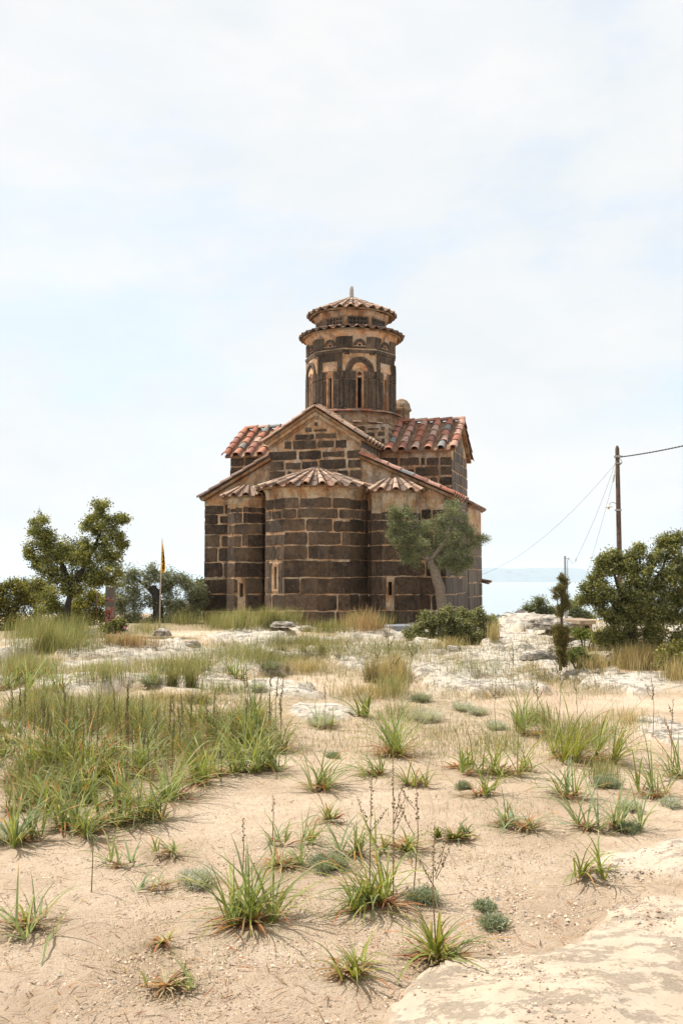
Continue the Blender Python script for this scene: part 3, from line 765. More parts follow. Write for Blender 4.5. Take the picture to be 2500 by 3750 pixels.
for k in range(9):
    t0, t1 = vang[k]-R(40), vang[k]
    a, b = D_(RD, t0, 0), D_(RD, t1, 0); w = np.linalg.norm(b-a); S = (b-a)/w; N = vec(math.sin((t0+t1)/2), -math.cos((t0+t1)/2), 0)
    m = w/2; H = zd1-zd0+.05; z = hgt
    kind = 'arch' if k in (2, 0, 4, 6) else 'rect'
    sw = .066; hz0, hz1 = z(.03), z(.44)
    panel(dp, a, S, N, w, zd0-.1, zd1+.02, (m-sw, m+sw, hz0, hz1), .22, mat=1)
    wm = MB()
    # jamb strips, two courses high, standing proud
    zs = [z(.0), z(.03), z(.41), z(.52)]
    xs = [0, .13, .245, m-sw-.035]; left = list(zip(xs[:-1], xs[1:])); right = [(w-q, w-p) for p, q in left]
    for (s0, s1) in left+right:
        inner = abs((s0+s1)/2-m) < .22
        for (y0, y1) in zip(zs[:-1], zs[1:]):
            dd = .045 if not inner else .02
            bar(dp, a, S, N, s0+(.006 if s0 > 0 else 0), s1-(.006 if s1 < w else 0), y0+.014, y1-.003, -.002, dd+rnd.uniform(-.004, .004), SC(), 0)
    zsp = z(.52)
    if kind == 'arch':
        arch(dp, a, S, N, m, zsp, .335, .42, -.002, .05, SC(), 0)
        arch(dp, a, S, N, m, zsp, .25, .325, -.002, .028, SC(), 0)
        arch(wm, a, S, N, m, zsp+.03, .06, .225, -.002, .022, (1.5, 1.2, .95), 0)
        # roundel above the slit
        disc(wm, a, S, N, m, z(.485), .052, .006, (1, 1, 1), 1)
        for q in range(6):
            f = q*math.pi/3; disc(wm, a, S, N, m+.028*math.cos(f), z(.485)+.028*math.sin(f), .010, .012, (.7, .3, .2), 0, 6)
        arch(wm, a, S, N, m, z(.485), .05, .068, -.002, .02, (.9, .5, .35), 0, 0, 2*math.pi, 14)
        for sg in (-1, 1):
            s0, s1 = sorted((m+sg*.30, m+sg*(w/2)))
            bar(dp, a, S, N, max(s0, 0), s1, z(.735), z(.80), -.002, .026, SC(), 0)
        bar(dp, a, S, N, .18, w-.18, z(.755), z(.80), -.002, .018, SC(), 0)
    else:
        fr = .06
        bar(dp, a, S, N, .0, w, z(.755), z(.80), -.002, .05, SC(), 0)
        for s0, s1 in ((.06, .115), (w-.115, w-.06)): bar(dp, a, S, N, s0, s1, zsp+.005, z(.75), -.002, .05, SC(), 0)
        bar(dp, a, S, N, .12, w-.12, z(.655), z(.752), -.002, .02, SC(), 0)
        for s0, s1 in ((.12, .22), (w-.22, w-.12)): bar(dp, a, S, N, s0, s1, zsp+.005, z(.65), -.002, .02, SC(), 0)
        # plaster lunette, wider than high
        n = 10; vs = [a+S*(m+.25*math.cos(f))+UZ*(zsp+.02+.20*math.sin(f)*(1+.12*math.cos(2*f)))+N*.03 for f in np.linspace(0, math.pi, n)]
        vs += [q-N*.032 for q in vs]
        wm.add(vs, [tuple(range(n))]+[(i+1, i, n+i, n+i+1) for i in range(n-1)]+[(0, n-1, 2*n-1, n)], (1.4, 1.15, .98), 0)
    # small niches of the top band
    zq = z(.905)
    for s0, s1 in ((0, m-.20), (m+.20, w)):
        bar(dp, a, S, N, s0+(.006 if s0 > 0 else 0), s1-(.006 if s1 < w else 0), z(.82), z(.975), -.002, .03, SC(), 0)
    bar(dp, a, S, N, m-.195, m+.195, z(.82), z(.845), -.002, .03, SC(), 0)
    arch(dp, a, S, N, m, z(.86), .135, .19, -.002, .035, SC(), 0); arch(dp, a, S, N, m, z(.86), .085, .13, -.002, .02, SC(), 0)
    arch(dp, a, S, N, m, z(.86), .05, .083, -.002, .012, (1.2, .8, .6), 1)
    disc(dp, a, S, N, m, z(.875), .042, .004, (1, 1, 1), 2, 10, 1.3)
    vs = [a+S*(m-sw)+UZ*hz0-N*.15, a+S*(m+sw)+UZ*hz0-N*.15, a+S*(m+sw)+UZ*hz1-N*.15, a+S*(m-sw)+UZ*hz1-N*.15]
    wm.add(vs, [(0, 1, 2, 3)], (1, 1, 1), 1)
    for sg in (-1, 1):
        s0, s1 = sorted((m+sg*sw, m+sg*(sw+.05)))
        bar(wm, a, S, N, s0, s1, hz0, hz1+.14, -.002, .024, (1.2, .85, .65), 0)
    winmbs.append(wm)
# recessed column corners get a thin plaster joint through the strips' gaps; cove above
def ring9(mb, r0, z0, r1, z1, col=(1, 1, 1), mat=1):
    for k in range(9):
        t0, t1 = vang[k]-R(40), vang[k]
        mb.add([D_(r0, t0, z0), D_(r0, t1, z0), D_(r1, t1, z1), D_(r1, t0, z1)], [(0, 1, 2, 3)], col, mat)
drum = dp.build('drum', SM, church)
for wm in winmbs: wm.build('window', [PLASTER, DARK], drum)
zE = z_at(1243, UD, VC)
cb = MB()
for (r0, z0, r1, z1) in ((RD+.005, zd1-.10, RD+.02, zd1), (RD+.02, zd1, RD+.07, zd1+.07), (RD+.07, zd1+.07, RD+.13, zE-.01), (RD+.13, zE-.01, 1.0, zE+.02)):
    ring9(cb, r0, z0, r1, z1, (1.4, 1.15, .98), 0)
cb.build('cornice', [PLASTER], church)
rb = MB(); fan(rb, (UD, VC, 0), 1.08, 1.53, zE+.15, zE-.01, R(-180), R(180), 34, tl=.5, pal='dark', r=.082); rb.build('roof', RM, church)
# lantern storey with dogtooth pierced panels
RL = 1.10; zl0, zl1 = zE+.12, z_at(1182, UD, VC)
lm = MB()
for k in range(9):
    t0, t1 = vang[k]-R(40), vang[k]
    a, b = D_(RL, t0, 0), D_(RL, t1, 0); w = np.linalg.norm(b-a); S = (b-a)/w; N = vec(math.sin((t0+t1)/2), -math.cos((t0+t1)/2), 0)
    quad(lm, [a+UZ*zl0, b+UZ*zl0, b+UZ*zl1, a+UZ*zl1], (.9, .75, .6), 1)
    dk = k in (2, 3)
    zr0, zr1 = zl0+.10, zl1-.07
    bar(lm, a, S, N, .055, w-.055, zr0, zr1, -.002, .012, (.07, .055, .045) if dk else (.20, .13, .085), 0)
    hh = (zr1-zr0)/2
    for row in range(2):
        for j in range(5):
            cx = .10+(w-.2)*(j+.5)/5; z0 = zr0+row*hh+.015; hw = (w-.2)/10*.85
            vs = [a+S*(cx-hw)+UZ*z0+N*.016, a+S*(cx+hw)+UZ*z0+N*.016, a+S*cx+UZ*(z0+hh*.72)+N*.016]
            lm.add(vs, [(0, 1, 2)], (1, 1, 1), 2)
            # brick lip that makes the triangle a recess
            e = [vs[0], vs[1], vs[2]]
            for p, q in ((0, 2), (2, 1)):
                vv = [e[p], e[q], e[q]+N*.02, e[p]+N*.02]; mid = sum(e)/3
                out = [x+(x-mid)*.22 for x in (e[p], e[q])]
                lm.add([e[p]+N*.012, e[q]+N*.012, out[1]+N*.012, out[0]+N*.012], [(0, 1, 2, 3)], (.24, .15, .10), 0)
lant = lm.build('lantern', [STONE, PLASTER, DARK], church)
cb = MB(); zU = z_at(1168, UD, VC)
for (r0, z0, r1, z1) in ((RL, zl1-.05, RL+.035, zl1-.02), (RL+.035, zl1-.02, RL+.04, zl1+.05), (RL+.04, zl1+.05, RL+.10, zU-.01), (RL+.10, zU-.01, .6, zU+.02)):
    ring9(cb, r0, z0, r1, z1, (1.35, 1.12, .95), 0)
cb.build('cornice', [PLASTER], church)
zA = z_at(1094, UD, VC)
rb = MB(); fan(rb, (UD, VC, 0), .16, 1.30, zA-.05, zU+.03, R(-180), R(180), 26, tl=.40, pal='pale', r=.09); rb.build('roof', RM, church)
fb = MB(); zF = z_at(1047, UD, VC)
fb.lathe((UD, VC, 0), [(.20, zA-.08), (.225, zA-.05), (.225, zA-.01), (.16, zA+.01)], 14, (.6, .5, .42), 1, .03)
hF = zF-zA
fb.lathe((UD, VC, 0), [(.075, zA), (.07, zA+hF*.35), (.076, zA+hF*.4), (.062, zA+hF*.42), (.066, zA+hF*.6), (.072, zA+hF*.63), (.058, zA+hF*.66), (.062, zA+hF*.82), (.045, zA+hF*.94), (.015, zF)], 12, (1, 1, 1), 0, .02)
fb.build('finial', [WHITE_ST, PLASTER], church, smooth=False)
# bell cote peeping out behind the drum
bm = MB(); vB = VC+2.6; uB = u_at(1470, vB, 6); zt_ = z_at(1462, uB, vB); zb_ = z_at(1545, uB, vB)
bm.lathe((uB, vB, 0), [(.27, zb_-.9), (.27, zt_-.42), (.33, zt_-.40), (.33, zt_-.34), (.30, zt_-.32), (.27, zt_-.18), (.19, zt_-.06), (.08, zt_)], 12, (.8, .75, .68), 0, .02)
bm.build('bell_cote', [PLASTER], church)

# ------------------------------------------------------------------ foliage
def leaves(cent, n, ll, lw, spread, dark, light, flip=.5, up=.0, jit=.25):
    """cent (k,3) clump centres, n leaves each -> V, F, C"""
    k = len(cent); N_ = k*n
    base = np.repeat(cent, n, 0)+rs.normal(0, 1, (N_, 3))*spread*np.array([1, 1, .8])
    d = rs.normal(0, 1, (N_, 3)); d[:, 2] = d[:, 2]*.8+up; d /= np.linalg.norm(d, axis=1)[:, None]
    a = np.cross(d, rs.normal(0, 1, (N_, 3))); a /= np.linalg.norm(a, axis=1)[:, None]
    L = ll*rs.uniform(.6, 1.3, N_)[:, None]; W = lw*rs.uniform(.7, 1.2, N_)[:, None]
    V = np.stack([base, base+d*L*.5+a*W*.5, base+d*L, base+d*L*.5-a*W*.5], 1).reshape(-1, 3)
    Fq = np.arange(N_*4).reshape(-1, 4)
    t = np.clip(np.repeat(rs.beta(1.3, 1.6, k), n)+rs.normal(0, jit*.6, N_), 0, 1)[:, None]
    C = (np.array(dark)*(1-t)+np.array(light)*t)*rs.uniform(.8, 1.2, (N_, 1))
    return V, Fq, C
def joinp(parts):
    V = []; Fq = []; C = []; b = 0
    for v, f, c in parts: V.append(v); Fq.append(f+b); C.append(c); b += len(v)
    return np.vstack(V), np.vstack(Fq), np.vstack(C)
FOL = 1.0
def crown_pts(blobs, Y0, dens, shell=.45):
    P = []
    for b in blobs:
        dx, dy, r = b[:3]; off = b[3] if len(b) > 3 else 0
        c = at(dx*K, dy*K, Y0+off); Rr = r*K/F*(Y0+off)*(.92 if r < 20 else .84)
        n1 = max(3, int(dens*(Rr**2)*13+2)); n2 = 9
        q = rs.normal(0, 1, (n1, 3)); q /= np.linalg.norm(q, axis=1)[:, None]
        q *= (rs.uniform(0, 1, n1)**shell)[:, None]*Rr*np.array([1, 1, .9])
        q *= 1+rs.uniform(.1, .55, (n1, 1))*(rs.uniform(0, 1, (n1, 1)) < .22)
        q = c+np.repeat(q, n2, 0)+rs.normal(0, 1, (n1*n2, 3))*max(.018, min(.085, Rr*.24))*rs.uniform(.6, 1.3, (n1*n2, 1))
        P.append(q)
    return np.vstack(P)
def make_tree(name, label, cat, base, trunk, branches, blobs, Y0, dens, nl, ll, lw, spread, dark, light, leafmat, barkcol=(.09, .07, .055), up=0, crown_name='crown', shell=.45, extra=None, group=None):
    base = np.array(base, float)
    e = empty(name, base, 0, label, cat, group)
    tb = MB()
    for pts, rr in ([trunk]+branches):
        W = [at(p[0]*K, p[1]*K, Y0+(p[2] if len(p) > 2 else 0)) if len(p) < 4 else np.array(p[:3]) for p in pts]
        # subdivide with a little wander
        Q = [W[0]]; RR = [rr[0]]
        for i in range(len(W)-1):
            for s in (.33, .66, 1.0):
                q = W[i]*(1-s)+W[i+1]*s
                if s < 1: q = q+rs.normal(0, 1, 3)*np.linalg.norm(W[i+1]-W[i])*.035
                Q.append(q); RR.append(rr[i]*(1-s)+rr[i+1]*s)
        tb.tube(Q, RR, 8, barkcol, 0)
    t = tb.build('trunk', BARK, e, base, True)
    cp = crown_pts(blobs, Y0, dens, shell)
    V, Fq, C = leaves(cp, nl, ll, lw, spread, dark, light, up=up)
    mesh_np(crown_name, V, Fq, C, [leafmat], None, e, base)
    return e
# left evergreen oak with two crowns
YT = 22.0
make_tree('evergreen_oak', 'dark green oak with two lopsided crowns on one trunk, left of the red-panelled pillar', 'tree', hitd(158, 1452)*[1, 1, 1],
    ([(149, 1462), (155, 1410), (160, 1375), (163, 1345), (150, 1310)], [.085, .075, .065, .06, .04]),
    [([(163, 1345), (190, 1310), (215, 1260), (235, 1200)], [.08, .06, .04, .02]), ([(150, 1310), (125, 1270), (105, 1225)], [.06, .04, .02]),
     ([(215, 1260), (250, 1240), (270, 1195, .2)], [.03, .02, .01]), ([(165, 1340), (215, 1320), (250, 1330)], [.05, .03, .015]), ([(125, 1270), (85, 1262), (68, 1270)], [.03, .02, .01])],
    [(100, 1205, 20), (90, 1225, 30), (115, 1228, 27), (95, 1250, 34), (70, 1262, 18), (85, 1280, 22), (130, 1262, 36), (130, 1295, 40), (120, 1325, 30), (160, 1282, 34, .4), (165, 1320, 40),
     (200, 1300, 42), (235, 1290, 40), (265, 1275, 26), (240, 1255, 34), (215, 1335, 36), (250, 1335, 28), (268, 1318, 18), (185, 1268, 26, .5), (212, 1245, 26), (205, 1215, 22), (240, 1218, 28),
     (236, 1185, 22), (243, 1160, 16), (262, 1198, 20), (282, 1196, 9), (215, 1195, 14), (265, 1235, 24), (155, 1350, 24), (90, 1310, 16), (275, 1250, 14)],
    YT, 4.2, 34, .050, .028, .055, (.04, .055, .015), (.40, .40, .12), LEAF, (.045, .038, .03), up=.2)
# olive behind the flag
YO = 27.0
make_tree('olive_tree', 'spreading grey-green olive tree behind the yellow flag pole', 'tree', hitd(362, 1418),
    ([(365, 1432), (362, 1385), (358, 1365), (352, 1345)], [.16, .13, .12, .08]),
    [([(358, 1365), (335, 1345), (310, 1325)], [.08, .05, .03]), ([(358, 1365), (385, 1345), (410, 1330)], [.08, .05, .03])],
    [(285, 1345, 26), (300, 1330, 24), (320, 1335, 28), (345, 1325, 26), (375, 1325, 24), (400, 1330, 28), (425, 1345, 28), (448, 1360, 24), (290, 1375, 34), (315, 1365, 24), (285, 1405, 34), (320, 1405, 30),
     (345, 1395, 20), (390, 1365, 22), (415, 1375, 28), (445, 1385, 26), (385, 1400, 26), (410, 1410, 28), (300, 1430, 26), (340, 1430, 26), (380, 1428, 24), (460, 1370, 18), (425, 1340, 20), (440, 1405, 26), (268, 1385, 22), (462, 1350, 14)],
    YO, 3.6, 30, .085, .020, .07, (.06, .07, .04), (.38, .40, .23), OLIVE_LEAF, (.06, .05, .042), up=.25)
# olive in front of the church
YF = 24.3
make_tree('olive_tree', 'silvery olive tree with a bare forked trunk growing against the church corner', 'tree', hitd(1020, 1440),
    ([(1017, 1445), (1014, 1395), (1010, 1350), (998, 1310), (988, 1287)], [.13, .12, .125, .12, .10]),
    [([(988, 1287), (965, 1262), (962, 1225), (958, 1190)], [.07, .05, .035, .02]), ([(988, 1287), (1010, 1260), (1040, 1215), (1050, 1170)], [.08, .05, .03, .015]),
     ([(988, 1287), (1035, 1275), (1075, 1255), (1110, 1245)], [.05, .035, .02, .008]), ([(985, 1290), (950, 1262), (915, 1240), (895, 1215)], [.045, .03, .02, .01]),
     ([(1012, 1400), (1030, 1420), (1042, 1440)], [.05, .045, .04])],
    [(915, 1168, 22), (905, 1185, 22), (935, 1182, 24), (925, 1205, 26), (955, 1210, 26), (905, 1225, 20), (935, 1235, 26), (965, 1240, 26), (985, 1215, 26, .2), (1010, 1205, 28), (1035, 1185, 24), (1048, 1162, 16),
     (1030, 1160, 15), (1060, 1200, 24), (1020, 1235, 32), (1055, 1235, 30), (1080, 1230, 22), (1040, 1265, 30), (1075, 1265, 24), (1030, 1290, 26), (1055, 1295, 22), (950, 1262, 22), (930, 1262, 18),
     (990, 1262, 26, .3), (910, 1250, 14), (1095, 1245, 14), (1108, 1238, 9), (1075, 1290, 14), (1005, 1300, 14), (965, 1275, 15), (1045, 1302, 22), (1070, 1298, 18), (1015, 1290, 18), (930, 1280, 14), (948, 1290, 12), (900, 1205, 16)],
    YF, 5.6, 34, .055, .013, .055, (.05, .06, .03), (.36, .38, .19), OLIVE_LEAF, (.20, .16, .125), up=.25)
# big mastic bush at the right
YR = 15.5
make_tree('mastic_bush', 'large dense evergreen bush with upright leafy shoots in front of the wooden pole', 'bush', hitd(1465, 1478),
    ([(1455, 1490), (1450, 1440), (1440, 1400), (1430, 1360)], [.07, .06, .05, .03]),
    [([(1450, 1440), (1400, 1370), (1370, 1300)], [.04, .03, .012]), ([(1450, 1440), (1500, 1350), (1530, 1270)], [.05, .03, .015]), ([(1430, 1420), (1370, 1390), (1340, 1375)], [.03, .02, .008]),
     ([(1440, 1400), (1410, 1320), (1385, 1265)], [.03, .02, .01]), ([(1470, 1400), (1460, 1320), (1470, 1265)], [.03, .02, .01])],
    [(1376, 1288, 11), (1388, 1300, 16), (1372, 1310, 10), (1365, 1325, 12), (1350, 1378, 12), (1338, 1377, 8), (1345, 1350, 10), (1380, 1335, 22), (1370, 1375, 20), (1395, 1360, 28), (1385, 1400, 26), (1425, 1290, 18), (1415, 1315, 26), (1445, 1300, 24),
     (1440, 1340, 34), (1425, 1385, 34), (1465, 1275, 16), (1475, 1310, 28), (1490, 1350, 34), (1470, 1385, 36), (1415, 1425, 34), (1460, 1430, 36), (1515, 1290, 30), (1540, 1255, 24), (1522, 1250, 16), (1555, 1240, 18), (1560, 1300, 36), (1530, 1340, 40),
     (1520, 1395, 40), (1500, 1435, 36), (1560, 1370, 40), (1555, 1430, 38), (1400, 1450, 22), (1600, 1300, 50), (1610, 1390, 55), (1410, 1275, 8), (1395, 1283, 8), (1470, 1262, 6), (1440, 1460, 26), (1490, 1465, 24), (1400, 1476, 20), (1435, 1486, 24), (1475, 1490, 26), (1515, 1480, 28), (1560, 1478, 28), (1375, 1460, 14)],
    YR, 13, 30, .048, .019, .045, (.06, .075, .025), (.36, .36, .14), LEAF, (.06, .045, .035), up=.45)
# rounded shrub in front of the church's corner
make_tree('leafy_shrub', 'rounded yellow-green shrub at the foot of the church under the olive trunk', 'bush', hitd(1035, 1488),
    ([(1035, 1492), (1035, 1460)], [.03, .02]), [],
    [(960, 1445, 24), (985, 1430, 22), (1010, 1422, 22), (1040, 1425, 24), (1070, 1428, 24), (1095, 1430, 22), (1115, 1430, 18), (1125, 1445, 18), (970, 1465, 24), (1000, 1455, 28), (1030, 1460, 28), (1060, 1462, 28), (1090, 1458, 28), (1118, 1462, 20), (1050, 1445, 26), (1020, 1405, 9), (945, 1455, 14), (1085, 1478, 16), (1030, 1478, 16), (1130, 1425, 8), (955, 1470, 16), (1000, 1478, 18), (1060, 1482, 18), (1110, 1478, 16), (975, 1415, 9), (1060, 1408, 8), (1098, 1408, 9)],
    19.5, 11, 28, .042, .026, .045, (.05, .06, .025), (.38, .39, .19), LEAF, up=.3)
# young cypress
make_tree('young_cypress', 'slim young cypress with a bare gap in its trunk in front of the stone cistern', 'tree', hitd(1286, 1535),
    ([(1286, 1540), (1287, 1450), (1290, 1410), (1293, 1345)], [.022, .02, .018, .006]), [([(1288, 1425), (1280, 1390), (1277, 1360)], [.010, .008, .004])],
    [(1293, 1335, 7), (1292, 1350, 9), (1293, 1365, 9), (1296, 1380, 11), (1300, 1390, 9), (1277, 1358, 7), (1276, 1372, 6), (1288, 1398, 10), (1288, 1412, 7), (1281, 1445, 12), (1293, 1450, 12), (1280, 1465, 12), (1296, 1465, 11), (1286, 1485, 16), (1288, 1503, 16), (1290, 1520, 12), (1290, 1325, 5)],
    13.6, 210, 14, .030, .007, .014, (.06, .062, .02), (.24, .20, .065), LEAF, (.10, .07, .05), up=.8)

# left thicket and other bushes: each its own thing
def bush(name, label, cat, base, blobs, Y0, dens, nl, ll, lw, sp, dark, light, group=None, up=.2, stem=True):
    if len(base) == 2:
        q_ = at(base[0]*K, base[1]*K, Y0); base = np.array([q_[0], Y0, float(gh(q_[0], Y0))])
    base = np.array(base, float)
    e = empty(name, base, 0, label, cat, group)
    V, Fq, C = leaves(crown_pts(blobs, Y0, dens*1.35), nl, ll, lw, sp, dark, tuple(min(.6, c*1.4) for c in light), up=up)
    mesh_np('foliage', V, Fq, C, [LEAF], None, e, base)
    if stem:
        tb = MB(); c = at(blobs[0][0]*K, blobs[0][1]*K, Y0)
        for q in range(5):
            bb = blobs[min(q, len(blobs)-1)]; c = at(bb[0]*K, bb[1]*K, Y0)
            tb.tube([base+[rs.uniform(-.1, .1), 0, -.05], base*.5+c*.5+rs.normal(0, .08, 3), c], [.022, .015, .006], 6, (.07, .055, .045))
        tb.build('stem', BARK, e, base, True)
    return e
bush('broadleaf_bush', 'yellowish broadleaf bush at the far left edge, behind the tall grass', 'bush', (20, 1478), [(10, 1395, 30), (40, 1378, 22), (15, 1430, 34), (45, 1420, 30), (-20, 1410, 40), (25, 1462, 30), (-15, 1370, 16), (62, 1450, 22), (5, 1352, 12), (45, 1352, 9), (28, 1346, 8), (70, 1378, 14)], 24, 2.6, 36, .055, .032, .09, (.04, .045, .012), (.26, .24, .06))
bush('broadleaf_bush', 'open twiggy bush with bare branches between the far left bush and the oak', 'bush', (80, 1465), [(75, 1368, 16), (92, 1355, 12), (60, 1352, 10), (100, 1375, 18), (80, 1400, 26), (95, 1430, 26), (75, 1445, 24), (110, 1452, 22), (60, 1372, 10), (120, 1355, 12), (78, 1340, 8), (50, 1345, 7), (98, 1338, 9)], 24.5, 1.9, 34, .05, .028, .10, (.05, .055, .015), (.28, .27, .08))
bush('broadleaf_bush', 'bright green-yellow bush under the oak crown, left of its trunk', 'bush', (120, 1468), [(125, 1385, 24), (112, 1410, 26), (135, 1420, 26), (100, 1440, 18), (130, 1448, 24), (150, 1435, 20), (115, 1372, 16)], 23, 2.8, 36, .05, .03, .08, (.035, .045, .014), (.24, .24, .06))
bush('broadleaf_bush', 'sunlit yellow-green bush between the oak trunk and the red-panelled pillar', 'bush', (205, 1440), [(185, 1375, 20), (205, 1365, 20), (225, 1372, 18), (195, 1395, 24), (220, 1400, 24), (235, 1385, 14), (180, 1410, 22), (205, 1418, 24), (232, 1422, 18), (170, 1390, 16)], 25.5, 2.8, 36, .052, .03, .085, (.045, .055, .012), (.30, .28, .06))
bush('low_shrub', 'low leafy shrub with a pink flower at the foot of the red-panelled pillar', 'bush', (255, 1447), [(240, 1438, 12), (258, 1432, 14), (275, 1436, 12), (285, 1440, 9)], 22.8, 5, 22, .05, .03, .05, (.05, .055, .015), (.24, .24, .08))
bush('broadleaf_bush', 'scrap of dark bush touching the left corner of the church', 'bush', (462, 1420), [(463, 1350, 9), (466, 1362, 12), (462, 1378, 12), (468, 1395, 14), (466, 1340, 6)], 29, 2.6, 22, .07, .04, .09, (.03, .04, .014), (.15, .17, .05))
for i, (bl, lab) in enumerate(((([(1240, 1395, 14), (1232, 1410, 14), (1248, 1410, 14), (1242, 1382, 9)]), 'round grey-green bush left of the slim cypress, tallest of the far row'),
                               (([(1212, 1402, 10), (1205, 1415, 12), (1220, 1415, 12), (1198, 1422, 10)]), 'low grey-green bush at the left end of the far row against the sea'),
                               (([(1265, 1400, 11), (1262, 1412, 12), (1272, 1410, 10)]), 'small grey-green bush just behind the slim cypress'),
                               (([(1315, 1405, 12), (1325, 1412, 12), (1308, 1415, 11), (1318, 1395, 8)]), 'grey-green bush behind the stone cistern, right of the metal post'),
                               (([(1345, 1412, 8), (1352, 1418, 8)]), 'smallest grey-green bush at the right end of the far row'))):
    c = at(bl[0][0]*K, 1422*K, 34); bush('coastal_bush', lab, 'bush', (c[0], c[1], c[2]-.3), bl, 34, 2.4, 26, .09, .03, .10, (.05, .062, .035), (.20, .23, .13), 'bushes on the cliff edge')
bush('low_shrub', 'bright green low shrub at the right edge below the big bush', 'bush', (1545, 1545), [(1530, 1500, 22), (1560, 1490, 26), (1545, 1522, 26), (1575, 1520, 30), (1520, 1520, 14)], 13.5, 4.5, 22, .035, .022, .045, (.05, .055, .016), (.24, .23, .07))
bush('low_shrub', 'green leafy weed beside the cypress foot at the rocks', 'bush', (1318, 1510), [(1308, 1505, 10), (1324, 1508, 11), (1316, 1514, 10), (1332, 1496, 8), (1340, 1510, 8)], 14.2, 9, 20, .04, .018, .03, (.05, .065, .015), (.17, .22, .06))
bush('low_shrub', 'green weed growing in front of the stone cistern', 'bush', (1345, 1462), [(1325, 1452, 8), (1342, 1458, 10), (1360, 1462, 10)], 17, 7, 20, .05, .022, .04, (.06, .075, .02), (.22, .26, .07))
bush('low_shrub', 'dark green shrub hugging the apse foot left of the grey slab', 'bush', (870, 1442), [(865, 1430, 10), (880, 1432, 9), (855, 1436, 8), (900, 1434, 8)], 24.6, 5, 22, .06, .02, .05, (.03, .045, .03), (.10, .15, .09))

# ------------------------------------------------------------------ strap leaves, stalks and grass
def strips(P0, az, lean, bend, L, w, Kn, C0, C1, tip=None, tipt=.7, fold=.35, clamp=True):
    n = len(az); t = np.linspace(0, 1, Kn+1)
    ph = lean[:, None]+bend[:, None]*t**1.4
    dl = (L/Kn)[:, None]
    mid = (ph[:, :-1]+ph[:, 1:])/2
    hx = np.concatenate([np.zeros((n, 1)), np.cumsum(np.sin(mid)*dl, 1)], 1); hz_ = np.concatenate([np.zeros((n, 1)), np.cumsum(np.cos(mid)*dl, 1)], 1)
    dx, dy = np.cos(az)[:, None], np.sin(az)[:, None]
    X = P0[:, 0:1]+hx*dx; Y = P0[:, 1:2]+hx*dy; Z = P0[:, 2:3]+hz_
    if clamp:
        G = base_clamp(X, Y); Z = np.maximum(Z, G+.006+.012*rs.uniform(0, 1, (n, 1)))
    ww = (w[:, None]*np.clip((1-t)**.6*1.05, 0, 1)*np.where(t < .15, .75+1.6*t, 1))/2
    sx, sy = -np.sin(az)[:, None], np.cos(az)[:, None]
    tw = rs.normal(0, .35, n)[:, None]*t
    Lx, Ly, Lz = X+sx*ww*np.cos(tw), Y+sy*ww*np.cos(tw), Z+ww*np.sin(tw)+fold*ww
    Rx, Ry, Rz = X-sx*ww*np.cos(tw), Y-sy*ww*np.cos(tw), Z-ww*np.sin(tw)+fold*ww
    m = Kn+1
    if fold > 0:
        V = np.stack([np.stack([Lx, Ly, Lz], -1), np.stack([X, Y, Z], -1), np.stack([Rx, Ry, Rz], -1)], 2)   # n,m,3,3
        V = V.reshape(-1, 3); q = 3
        b = (np.arange(n)[:, None, None]*m*q+np.arange(Kn)[None, :, None]*q+np.arange(2)[None, None, :])
    else:
        V = np.stack([np.stack([Lx, Ly, Lz], -1), np.stack([Rx, Ry, Rz], -1)], 2).reshape(-1, 3); q = 2
        b = (np.arange(n)[:, None, None]*m*q+np.arange(Kn)[None, :, None]*q+np.zeros((1, 1, 1), int))
    Fq = np.stack([b, b+1, b+q+1, b+q], -1).reshape(-1, 4)
    tm = ((t[:-1]+t[1:])/2)[None, :, None]
    C = C0[:, None, :]*(1-tm)+C1[:, None, :]*tm
    if tip is not None:
        f = np.clip((tm-tip[1][:, None, None])*6, 0, 1); C = C*(1-f)+tip[0][:, None, :]*f
    C = np.repeat(C[:, :, None, :], 2 if fold > 0 else 1, 2).reshape(-1, 3)
    return V, Fq, C
def pick(cols, n): return np.array(cols)[rs.randint(0, len(cols), n)]
GREEN = [(.15, .185, .04), (.20, .225, .05), (.11, .145, .045), (.23, .235, .06), (.14, .17, .075), (.10, .13, .04)]
STRAW = [(.50, .40, .22), (.42, .30, .15), (.36, .22, .11), (.55, .46, .28)]
RUST = [(.45, .16, .05), (.38, .15, .06), (.50, .26, .08)]
